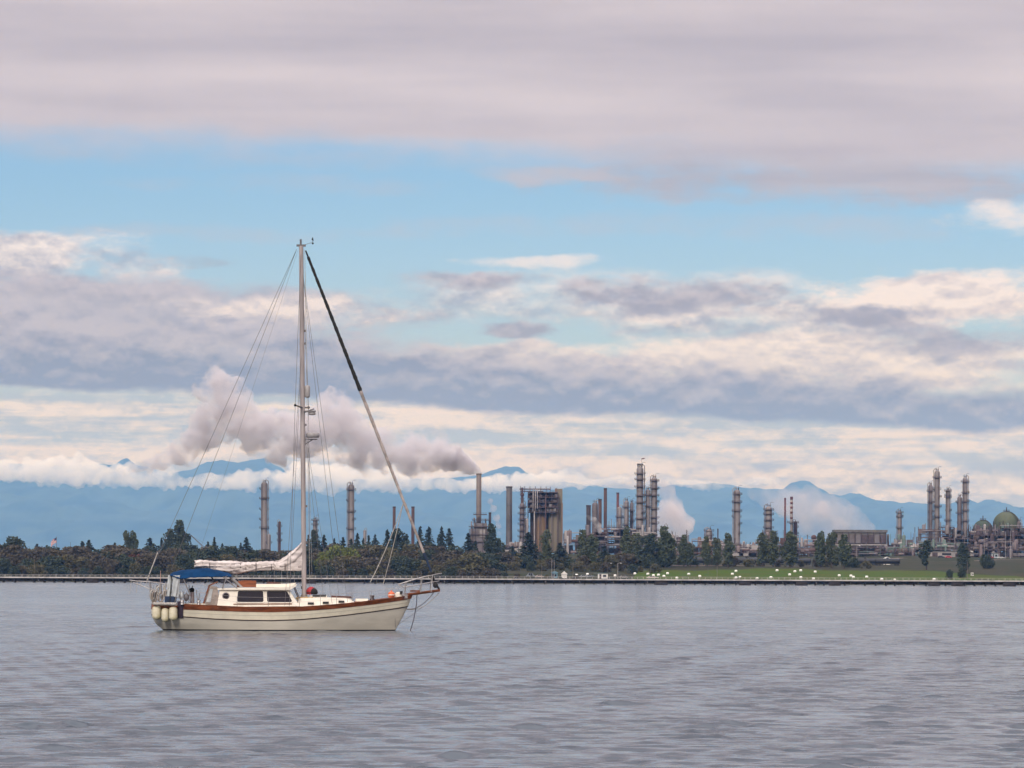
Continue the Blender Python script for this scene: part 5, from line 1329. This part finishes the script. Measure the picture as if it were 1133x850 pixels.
def grown(kd, px, ytop, ybot, w, lab, name=None):
    p = on_land(px, ybot); H = P(px, ytop, p.y).z - p.z
    base_w = {'con': 7.0, 'pop': 7.4, 'dkp': 8.2}.get(kd[:3], 12.0) * H / KIND[kd][0]
    tree(kd, p, H, w * p.y / F / base_w * 1.1, lab, 'trees along the far shore', name or NAMES[kd[:3]])
grown('dkp0', 1025, 597, 631, 16, 'dark poplar on the grass below the tallest right-hand towers')
grown('dkp2', 1066, 600, 634, 13, 'dark poplar on the grass below the far right tower pair')
grown('dkg0', 1063, 628, 639.5, 11, 'round bush at the foot of the far right poplar', 'bush')
grown('dkg1', 1050.5, 630.5, 641, 9, 'small dark bush on the grass between two poplars', 'bush')
grown('dkg2', 1090, 614, 629, 17, 'broad dark tree right of the far right poplar')
grown('yel0', 378, 604, 634, 34, 'bright yellow-green tree right of the mast')
grown('yel1', 357, 612, 636, 18, 'smaller yellow-green tree beside the mast')
grown('red0', 150, 614, 632, 26, 'reddish brown bush below the twin poplars', 'bush')
# thicket: rows of bushes and small trees on the bank
rn = random.Random(17)
MARKS = [(17, 'the wide round-topped tree'), (60, 'the flag pole'), (95, 'the flag conifers'), (144, 'the twin tall poplars'), (166, 'the poplar conifer'), (198, 'the tallest poplar clump'), (237, 'the three small conifers'), (270, 'the pointed conifer pair'), (292, 'the tall left column'), (336, 'the sailboat mast'), (358, 'the wide-headed column'), (388, 'the second tall column'), (412, 'the row of four conifers'), (440, 'the broad dark tree'), (470, 'the headsail conifers'), (493, 'the boiler house conifers'), (530, 'the smoking stack'), (563, 'the plain grey stack'), (584, 'the caged tower'), (604, 'the coker'), (636, 'the coker right edge'), (660, 'the brown stacks'), (693, 'the left refinery poplar'), (712, 'the tallest tower'), (736, 'the steam poplar'), (784, 'the squat vessel'), (815, 'the lone tall column'), (850, 'the thick many-decked column'), (875, 'the banded stack'), (920, 'the three poplars'), (955, 'the cooling tower')]
CNAME = {'olv': 'olive', 'brn': 'brown', 'dkg': 'dark green'}
PENDING = []
def bush(px, d, H, kinds, wide=1.0, rowname='in the thicket'):
    kd = rn.choice(kinds); k = kd + str(rn.randint(0, 2)); g = ground(px, d)
    o = tree(k, g, H, wide * rn.uniform(.9, 1.25), 'x', 'bushes of the shore thicket', 'bush', 'bush')
    mx0, mk = min(MARKS, key=lambda q: abs(q[0] - px)); dx_ = px - mx0
    side = 'below' if abs(dx_) < 5 else ('just left of' if dx_ < 0 else 'just right of')
    PENDING.append((o, px, '%s bush %s %s %s' % (CNAME[kd], rowname, side.replace('just ', ''), mk)))
for row, (d, h0, h1, step) in enumerate(((1928, 4.5, 7.5, 12.5), (1962, 7.5, 11, 14.0), (2005, 9, 14, 15.0), (2050, 8.5, 14, 16.0))):
    px = -40.0
    while px < 556:
        near_grey = rn.random()
        kinds = ['brn', 'olv', 'dkg', 'dkg', 'brn', 'olv'] if row < 2 else ['brn', 'brn', 'olv', 'dkg']
        top_y = 603.5 + 3.5 * math.sin(px * .05) + 2.5 * math.sin(px * .17 + 1) + rn.uniform(-3.5, 3) + (3 if 60 < px < 130 else 0)
        lim = P(px, top_y, d).z - LZ(P(px, 600, d).x, d)
        bush(px + rn.uniform(-4, 4), d + rn.uniform(-10, 10), min(lim, rn.uniform(h0, h1)), kinds, 1.15, ('at the waterline', 'in the second row', 'high on the bank', 'on top of the bank')[row])
        px += step * rn.uniform(.8, 1.25)
for row, (d, h0, h1, step, x0, x1) in enumerate(((2030, 3.0, 6.0, 13, 556, 730), (2075, 5, 8.5, 13, 556, 740), (2110, 3.5, 6.0, 15, 735, 965), (2130, 6, 9, 15, 560, 735), (1945, 1.5, 2.8, 15, 556, 640))):
    px = x0
    while px < x1:
        bush(px + rn.uniform(-4, 4), d + rn.uniform(-10, 10), rn.uniform(h0, h1), ['olv', 'brn', 'dkg', 'olv'], 1.1, ('on the lower slope', 'on the middle slope', 'under the poplars', 'on the upper slope', 'at the waterline')[row])
        px += step * rn.uniform(.8, 1.3)

from collections import defaultdict
byl = defaultdict(list); ORD_ = ['first', 'second', 'third', 'fourth', 'fifth', 'sixth']
for o, px, lab in PENDING: byl[lab].append((px, o))
for lab, L_ in byl.items():
    L_.sort(key=lambda q: q[0])
    for i, (px, o) in enumerate(L_):
        pre = '' if len(L_) == 1 else ('left ' if i == 0 else 'right ' if i == len(L_) - 1 else 'middle ' if len(L_) == 3 else ORD_[i] + ' ')
        o['label'] = (pre + lab)
# ------------------------------------------------------------------ small things on the shore
M_bale = mat('white_plastic_wrap', (0.80, 0.78, 0.76), 0.45, 0.06, 1.0)
M_rubber = mat('dark_rubber', (0.03, 0.03, 0.03), 0.8, 0.1)  # dark rubber of the wheels
BALES = [(702.4, 634.8), (716.8, 635.2), (723, 636.8), (728.5, 636.3), (734.5, 637.7), (738.6, 634.6), (748.9, 639.6), (762, 635.4), (774.2, 637.7), (814.3, 632), (810.4, 635.2), (814.3, 639.4), (818.7, 638.3), (837.6, 640), (859.7, 631.4), (853, 639), (873.7, 635.9), (879.4, 632.4), (886, 631.4), (886, 639), (902, 632.8), (900, 640.5), (928.5, 637), (941.5, 637.3), (944.2, 638.7), (959, 638.5), (975.6, 641), (990, 641.3), (1033.5, 641), (680.5, 637), (650, 635.5), (638, 636.4), (570, 639)]
bb = MB(); r_ = .66
bb.lathe([(.01, -.72), (r_ * .7, -.72), (r_ * .95, -.62), (r_, -.4), (r_, .4), (r_ * .95, .62), (r_ * .7, .72), (.01, .72)], (0, 0, r_ * .92), 18, 'X')
bme_b = bb.mesh('wrap', M_bale)
bme_s = MB().lathe([(r_ * 1.005, -.06), (r_ * 1.03, 0), (r_ * 1.005, .06)], (0, 0, r_ * .92), 18, 'X').mesh('seam', M_bale)
rank = sorted(range(len(BALES)), key=lambda i: BALES[i][0]); order = {i: k for k, i in enumerate(rank)}
ORD = ['first', 'second', 'third', 'fourth', 'fifth', 'sixth', 'seventh', 'eighth', 'ninth', 'tenth', 'eleventh', 'twelfth', 'thirteenth', 'fourteenth', 'fifteenth', 'sixteenth', 'seventeenth', 'eighteenth', 'nineteenth', 'twentieth', 'twenty-first', 'twenty-second', 'twenty-third', 'twenty-fourth', 'twenty-fifth', 'twenty-sixth', 'twenty-seventh', 'twenty-eighth', 'twenty-ninth', 'thirtieth', 'thirty-first', 'thirty-second', 'thirty-third']
for i, (px, py) in enumerate(BALES):
    p = on_land(px, py + 1.3); s_ = 1.0 if i not in (12, 27) else .85
    o = empty('wrapped_bale', p, rn.uniform(-.5, .5), 'small round white bale on the grassy shore, %s of them counted from the left' % ORD[order[i]], 'bale', 'white bales on the shore slope')
    o.scale = (s_, s_, s_); link('wrap', bme_b, o); link('seam', bme_s, o)

# rail tank cars, dark, below the works
M_car = mat('black_tank_paint', (0.018, 0.017, 0.022), 0.6, 0.2, 0.3)
def tank_car(px, py, lab):
    p = on_land(px, py); L = 15.0
    o = empty('rail_tank_car', p, 0, lab, 'tank car', 'dark rail tank cars')
    MB().lathe([(.01, -L / 2), (1.0, -L / 2 + .1), (1.5, -L / 2 + .6), (1.55, -L / 2 + 1), (1.55, L / 2 - 1), (1.5, L / 2 - .6), (1.0, L / 2 - .1), (.01, L / 2)], (0, 0, 2.65), 16, 'X').build('tank', M_car, o)
    MB().cyl((0, 0, 4.1), .7, .55, 12).build('dome', M_car, o)
    MB().box((0, 0, 1.0), (L + .6, 2.2, .3)).build('underframe', M_car, o)
    for x in (-5.4, 5.4):
        for y in (-.75, .75):
            for q in (-.9, .9): MB().lathe([(.01, -.06), (.45, -.06), (.45, .06), (.01, .06)], (x + q, y, .45), 12, 'Y').build('wheel', M_rubber, o)
        MB().box((x, 0, .55), (2.6, 1.9, .35)).build('bogie', M_car, o)
    gr = MB().bar((-2, -1.4, 4.9), (2, -1.4, 4.9), .08)
    for x in (-2, 0, 2): gr.bar((x, -1.4, 4.0), (x, -1.4, 4.9), .08)
    gr.build('hand_rail', M_car, o)
for px, py, lab in ((770, 625, 'dark rail tank car left of the squat vessel'), (826, 625, 'leftmost of the row of dark tank cars below the lone column'), (854, 625.2, 'middle of the row of dark tank cars below the thick column'), (884, 625.4, 'rightmost of the row of dark tank cars below the banded stack'), (957, 625.6, 'dark tank car below the cooling tower, left of its pair'), (983 - 1.0, 625.8, 'dark tank car beside the small white hut')):
    tank_car(px, py, lab)

def hut(px, py, w, h, lab, mw, mr, name='hut', cat='hut', over=.4, slope=.25, dark=True):
    p = on_land(px, py); s_ = p.y / F; W_, H_ = w * s_, h * s_
    o = empty(name, p, 0, lab, cat)
    MB().box((0, 1.5, H_ * .42 - .15), (W_, 3.0, H_ * .84 + .3)).build('wall', mw, o)
    MB().prism([(-W_ / 2 - over, H_ * .84 + .005), (W_ / 2 + over, H_ * .84 + .005), (W_ / 2 + over, H_ * .92), (0, H_ * (.92 + slope)), (-W_ / 2 - over, H_ * .92)], -.5, 3.5).build('roof', mr, o)
    if dark:
        MB().box((W_ * .18, -.03, H_ * .42), (W_ * .34, .05, H_ * .36)).build('window', M_glass, o); MB().box((-W_ * .25, -.03, H_ * .36), (W_ * .2, .05, H_ * .7)).build('door', M_plat, o)
    return o
M_wht = mat('white_wall_paint', (0.70, 0.68, 0.66), 0.6, 0.08, 0.6)
M_bsh = mat('light_blue_paint', (0.13, 0.26, 0.36), 0.6, 0.1, 0.6)
hut(981.5, 625, 7, 7.5, 'small white hut beside the dark tank car', M_wht, M_wht)
hut(667, 640.5, 11, 7.0, 'low grey hut with a flat greenish roof behind the trestle', M_wht, M_teal, over=2.0, slope=.02)
hut(613.5, 639.6, 6.5, 6.5, 'light blue hut below twin masts behind the trestle', M_bsh, M_bsh)
hut(624.3, 639.8, 6, 5.0, 'small white tent-shaped shelter right of the light blue hut', M_wht, M_wht, 'shelter', 'shelter', .3, .6, False)
hut(1076, 637.5, 2.6, 4.0, 'small white box standing on the grass right of the far poplar', M_wht, M_wht, 'utility_box', 'box', .05, .05)
hut(1075, 616, 5.5, 8, 'white block building right of the far right poplar', M_wht, M_wht, over=.1, slope=.03)
hut(1088, 616, 6, 7, 'pale grey block building in the far right works', M_lite, M_lite, over=.1, slope=.03)
hut(1101, 617.5, 7, 6, 'pale blue-grey shed beside the cars in the far right works', mat('pale_blue_paint', (.36, .42, .46), .6), M_shed, 'shed', 'shed', .2, .1)
hut(990, 614, 26, 7, 'long faded green shed left of the right-hand towers', M_teal, M_teal, 'shed', 'shed', .2, .03)
hut(1042, 616, 30, 6.5, 'long pale grey shed under the right-hand towers', M_lite, M_shed, 'shed', 'shed', .2, .03)
hut(835, 616, 30, 6, 'long pinkish shed behind the middle tank cars', M_pink, M_lite, 'shed', 'shed', .2, .03)
hut(703, 603.5 + 8, 7, 9, 'pale hut between poplars below the tallest tower', M_lite, M_lite, over=.1, slope=.03)

def car(px, py, lab, col, L=4.5, Hh=1.5, cat='car', name='parked_car'):
    p = on_land(px, py); m = mat(name + lab[:12], col, .3, .05)
    o = empty(name, p, 0, lab, cat, 'vehicles parked on the shore'); h = L / 2
    MB().prism([(-h, .35), (h, .35), (h, .8), (h * .9, .92), (h * .55, .98), (h * .35, Hh), (-h * .55, Hh), (-h * .85, 1.0), (-h, .95)], -.85, .85).build('body', m, o)
    for a_, b_ in ((-.5, -.1), (-.05, .32)): MB().prism([(h * a_, 1.0), (h * b_, 1.0), (h * b_ * .92, Hh - .1), (h * a_ * .95, Hh - .1)], -.87, -.855).build('window', M_glass, o)
    for x in (-h * .6, h * .6):
        for y in (-.8, .8): MB().lathe([(.01, -.1), (.33, -.1), (.33, .1), (.01, .1)], (x, y, .33), 12, 'Y').build('wheel', M_rubber, o)
for a in ((587.5, 638.8, 'grey van left of the light blue hut', (.22, .24, .28), 5.2, 2.2, 'van', 'parked_van'), (597, 639.6, 'pale pinkish car between grey van and light blue hut', (.40, .33, .31)), (646, 639.2, 'left of two grey cars left of the flat-roofed hut', (.25, .26, .28)), (652.5, 639.0, 'right of two grey cars left of the flat-roofed hut', (.18, .20, .22)), (690, 640.2, 'grey car right of the flat-roofed hut', (.26, .25, .25)), (722, 640.6, 'pale low vehicle behind the trestle under the tallest towers', (.5, .42, .4), 6.5),
          (1049.5, 617.6, 'small red car below the right-hand towers', (.45, .03, .03)), (1041, 617.4, 'dark car left of the red one', (.03, .03, .04)), (1107.5, 618.4, 'pale car at the right of the far right works', (.5, .5, .5)), (1096, 618, 'red car in the far right works', (.3, .04, .05)), (977, 614.8, 'white truck left of the long green shed', (.7, .7, .7), 6, 2.6, 'truck', 'parked_truck')):
    car(*a)
# posts, lamp posts, masts
def pole(px, ybot, ytop, lab, m=M_lite, w=.16, lamp=0, name='lamp_post', cat='post', d=None):
    p = ground(px, d) if d else on_land(px, ybot); H = P(px, ytop, p.y).z - p.z
    o = empty(name, p, 0, lab, cat, 'posts along the shore')
    MB().tube([(0, 0, -.3), (0, 0, H)], [w, w * .7], 6).build('shaft', m, o)
    MB().cyl((0, 0, -.2), w * 1.8, .5, 8).build('base', m, o)
    if lamp:
        MB().tube([(0, 0, H - .2), (lamp * .6, 0, H + .25), (lamp * 1.6, 0, H + .2)], .08, 5).build('arm', m, o); MB().ball((lamp * 1.7, 0, H + .1), .34, 8, 6, (1.4, .8, .5)).build('lamp_head', M_wht, o)
    return o
pole(599.5, 640, 623, 'thin tan post left of the light blue hut', M_buff, .14, name='post'); pole(634, 640, 621.5, 'thin tan post right of the white shelter', M_buff, .14, name='post')
pole(610.5, 640, 617.5, 'left of twin masts on the light blue hut', M_lite, .15, name='radio_mast', cat='mast'); pole(613.2, 640, 619.5, 'right of twin masts on the light blue hut', M_lite, .12, name='radio_mast', cat='mast')
pole(672.5, 640, 623.5, 'lamp post just right of the flat-roofed hut', M_stk, .15, 1); pole(683.5, 640, 623.5, 'lamp post second right of the flat-roofed hut', M_lite, .15, 1)
pole(719.5, 640, 626, 'thin post on the grass below the tallest towers', M_stk, .11, name='post'); pole(793.5, 639.5, 626, 'thin pale post on the grass left of the lone column', M_buff, .12, name='post'); pole(783.5, 636, 627, 'short thin post left of the pale post', M_stk, .1, name='post')
pole(1070.3, 641, 622, 'tan post standing right of the far right poplar', M_pink, .14, name='post'); pole(78, 0, 600, 'thin mast right of the flag pole', M_stk, .14, name='radio_mast', cat='mast', d=2110)
pole(1112.5, 618, 588.5, 'left lamp post in front of the large green dome', M_lite, .2, -1); pole(1118, 618, 588, 'right lamp post in front of the large green dome', M_lite, .2, 1); pole(1089, 617, 596, 'lamp post below the smaller green dome', M_lite, .16, 1); pole(948, 622, 604, 'lamp post before the cooling tower', M_lite, .16, 1)
pole(38, 0, 619, 'tan post in the thicket at the left', M_buff, .15, name='post', d=1920)
# flag
fo = empty('flag', ground(62.6, 2110), 0, 'striped red and white flag with dark blue canton on a tall pole', 'flag')
Hf = zrel(fo, 594.5); MB().tube([(0, 0, 0), (0, 0, Hf)], [.16, .10], 6).build('pole', M_stk, fo); MB().ball((0, 0, Hf + .12), .2, 8, 6).build('finial', M_buff, fo)
M_fr, M_fw, M_fb = mat('flag_red', (.42, .045, .06), .8), mat('flag_white', (.7, .66, .66), .8), mat('flag_blue', (.03, .03, .09), .8)
fw, fh = 4.6, 3.0
def flag_pt(u, v): return Vector((-fw * u * .72, .35 * math.sin(u * 6), Hf - .2 - fh * v - u * u * 2.6 - u * .3))
for k in range(13):
    rows = [[flag_pt(u, v) for u in np.linspace(0 if k > 6 else .4, 1, 8)] for v in (k / 13, (k + 1) / 13)]
    MB().sheet(rows).build('stripe', M_fr if k % 2 == 0 else M_fw, fo)
MB().sheet([[flag_pt(u, v) for u in np.linspace(0, .4, 5)] for v in np.linspace(0, 7 / 13, 5)]).build('canton', M_fb, fo)
# crane jib over the trees
cr = empty('crane', ground(226, 2130), 0, 'dark crane with slanting lattice jib above the trees left of the boom', 'crane')
d_ = cr.location.y; xj = (211 - 226) / F * d_; z0, z1 = zrel(cr, 607), zrel(cr, 592.5)
j = MB(); A0, A1_ = Vector((0, 0, z0)), Vector((xj, 0, z1))
for dy_, dz_ in ((-.4, 0), (.4, 0), (-.4, .9), (.4, .9)): j.bar(A0 + Vector((0, dy_, dz_)), A1_ + Vector((0, dy_, dz_ * .4)), .2)
for k in range(10):
    a, b_ = A0.lerp(A1_, k / 10), A0.lerp(A1_, (k + 1) / 10); j.bar(a + Vector((0, -.4, 0)), b_ + Vector((0, -.4, .8 - .03 * k)), .12)
j.build('jib', M_stk, cr); MB().box((1.5, 0, z0 / 2), (4, 3, z0)).build('cab_tower', M_stk, cr); MB().box((2.5, 0, z0 + .8), (3.6, 2.6, 2.2)).build('cab', M_shed, cr); MB().bar((2.0, 0, z0 + 2), A1_, .08).build('stay_cable', M_wire, cr)
# gravel track across the slope on the right
M_road = mat('gravel_track', (0.24, 0.185, 0.165), 0.95, 0.12, 0.3)
def track(pts, w, name):
    xs_, ys__ = [], []
    P_ = [on_land(a, b_) for a, b_ in pts]
    X_ = np.linspace(P_[0].x, P_[-1].x, 60); Yc = np.interp(X_, [p.x for p in P_], [p.y for p in P_])
    xx = np.stack([X_, X_, X_]); yy_ = np.stack([Yc - w / 2, Yc, Yc + w / 2])
    o = link(name, grid_mesh(name, xx, yy_, lambda a, c: land_z(a, c) + .22, M_road)); tag(o, 'pale gravel track across the slope', kind='structure')
track([(960, 618.6), (1000, 618), (1030, 621.5), (1062, 622.8)], 9, 'gravel_road'); track([(1078, 621), (1105, 619.8), (1150, 619.6)], 8, 'gravel_road'); track([(735, 626.5), (800, 626.4), (900, 626.6)], 5, 'gravel_road')

# ------------------------------------------------------------------ smoke, steam and low cloud: closed billowing volumes
_b = bmesh.new(); bmesh.ops.create_icosphere(_b, subdivisions=2, radius=1.0)
ICO_V = np.array([v.co[:] for v in _b.verts]); ICO_F = np.array([[v.index for v in f.verts] for f in _b.faces]); _b.free()
def billow(name, path, d, seed, vox, label, cat, color, dens, aniso=0.2, spread=0.35, lumps=16, noise_scale=0.05, thr=(0.38, 0.62), depth=0.5, step=0.35, lo=0.15, near=None, grow=1.0):
    rn = random.Random(seed); s = d / F; vs_, fs_, cnt = [], [], 0
    def ball(c, r):
        nonlocal cnt
        vs_.append(ICO_V * r + np.array(c)); fs_.append(ICO_F + cnt); cnt += len(ICO_V)
    for i, (px, py, r) in enumerate(path):
        c = P(px, py, d); R_ = r * s * grow; c.y += rn.uniform(-depth, depth) * R_
        ball(c, R_ * .86)
        for k in range(lumps):
            v = Vector((rn.gauss(0, 1), rn.gauss(0, 1), rn.gauss(0.25, 1))).normalized()
            q = rn.uniform(.22, .42); c2 = c + v * R_ * (.80 + .1 * rn.random()); ball(c2, R_ * q)
            for j in range(3):
                v2 = (v + Vector((rn.gauss(0, .7), rn.gauss(0, .7), rn.gauss(0, .7)))).normalized()
                ball(c2 + v2 * R_ * q * .9, R_ * q * rn.uniform(.35, .55))
    me = bpy.data.meshes.new(name); me.from_pydata(np.concatenate(vs_).tolist(), [], np.concatenate(fs_).tolist())
    o = link(name, me)
    md = o.modifiers.new('remesh', 'REMESH'); md.mode = 'VOXEL'; md.voxel_size = vox
    dg = bpy.context.evaluated_depsgraph_get(); dg.update()
    me2 = bpy.data.meshes.new_from_object(o.evaluated_get(dg)); o.modifiers.clear(); o.data = me2; bpy.data.meshes.remove(me)
    m = bpy.data.materials.new(name); m.use_nodes = True; t = m.node_tree; t.nodes.clear()
    pv = nd(t, 'ShaderNodeVolumePrincipled'); pv.inputs['Color'].default_value = (*color, 1); pv.inputs['Anisotropy'].default_value = aniso
    tc = nd(t, 'ShaderNodeTexCoord'); n1 = fbm(t, tc.outputs['Object'], noise_scale, 4, 0.62)
    dn = n1.step(thr[0], thr[1], lo, 1.0) * dens
    if near:      # thicker where it leaves the stack
        sx = nd(t, 'ShaderNodeSeparateXYZ'); t.links.new(tc.outputs['Object'], sx.inputs[0])
        k_ = V(t, sx.outputs[0]).step(near[0], near[1]); dn = dn * (k_ * near[2] + 1.0) + V(t, sx.outputs[0]).step(-44.0, -28.0) * dens * 0.9
    t.links.new(dn.o, pv.inputs['Density'])
    mo = nd(t, 'ShaderNodeOutputMaterial'); t.links.new(pv.outputs[0], mo.inputs['Volume'])
    m.cycles.volume_step_rate = step
    o.data.materials.clear(); o.data.materials.append(m)
    return tag(o, label, cat, kind='stuff')
billow('smoke_plume', [(529.4, 522.5, 3.2), (527, 520.8, 4.5), (522.5, 518.5, 6.2), (518, 516.5, 7), (516, 515.5, 8), (508, 512, 10), (499, 508, 13), (490, 502, 15), (482, 495, 15), (476, 487, 12), (484, 484, 8), (470, 504, 16), (458, 506, 18), (450, 516, 12), (446, 499, 18), (433, 496, 20), (420, 503, 18), (407, 494, 22), (396, 500, 20), (389, 482, 22), (380, 464, 20), (371, 450, 17), (366, 440, 11), (357, 474, 24), (344, 484, 24), (330, 478, 24), (316, 486, 22), (301, 478, 20), (288, 486, 18), (276, 470, 22), (263, 456, 22), (251, 442, 22), (243, 428, 18), (236, 415, 11), (228, 432, 14), (232, 462, 18), (248, 474, 18), (230, 486, 16), (214, 494, 15), (200, 503, 14), (308, 504, 12), (180, 511, 11), (163, 516, 8), (148, 519, 6)],
       2640, 5, 1.5, 'long grey smoke plume drifting left from the buff stack', 'smoke', (0.87, 0.845, 0.87), 0.22, 0.1, lumps=18, noise_scale=0.06, thr=(0.40, 0.66), lo=0.0, near=(-60.0, -26.0, 0.7), step=0.22, grow=1.12)
billow('steam_plume', [(727, 592, 10), (733, 578, 14), (741, 562, 15), (748, 574, 14), (753, 588, 12), (739, 546, 11), (734, 534, 7), (762, 580, 8), (744, 590, 14)], 2680, 6, 2.0, 'broad white steam cloud right of the tallest towers', 'steam', (0.93, 0.89, 0.90), 0.13, 0.1, lumps=14, thr=(.3, .65))
billow('steam_plume', [(836, 548, 9), (850, 553, 14), (868, 556, 18), (886, 562, 22), (904, 566, 21), (922, 569, 19), (938, 575, 16), (951, 581, 12), (962, 586, 8), (890, 580, 16), (912, 584, 14)], 2760, 7, 2.4, 'thin wide pinkish steam cloud behind the banded stack', 'steam', (0.93, 0.88, 0.89), 0.05, 0.1, lumps=14, thr=(.28, .7))
billow('steam_plume', [(551.5, 599, 2.5), (552.5, 591, 3.4), (552, 582, 4), (549.5, 573, 4.6), (546, 563, 5), (542, 555, 4)], 2660, 8, 0.9, 'faint pinkish steam wisp between smoking stack and plain stack', 'steam', (0.9, 0.83, 0.84), 0.14, 0.1, lumps=10)
billow('steam_plume', [(664, 588, 3), (662, 582, 4.2), (658, 577, 4.5), (653, 574, 3.2), (649, 571, 2.2)], 2585, 9, 0.8, 'small white steam puff in front of the brown stacks', 'steam', (0.97, 0.95, 0.95), 0.25, 0.1, lumps=12)
# low cloud lying against the mountains
rn = random.Random(12); cb = []
for k in range(98):
    px = -120 + k * 7.8; base = float(np.interp(px, [-120, 0, 100, 250, 400, 530, 600, 650], [528, 533, 538, 542, 544, 545, 544, 541]))
    h = 11.5 + 3.5 * math.sin(px * .021) + rn.uniform(-3, 3)
    if px > 470: h = min(h, 11.0)
    cb.append((px + rn.uniform(-3, 3), base - h * .8 - rn.uniform(0, 3), h))
for k in range(30):
    px = 640 + k * 7.6; cb.append((px, 535 + 3 * math.sin(px * .05) - (4 if px < 720 else 0), rn.uniform(3.5, 6.5)))
billow('low_cloud', cb, 39000, 10, 16.0, 'white cloud bank lying along the mountain tops', 'cloud', (1.0, 0.995, 0.99), 0.015, 0.0, lumps=12, noise_scale=0.0034, thr=(.32, .68), depth=.3, lo=.12)
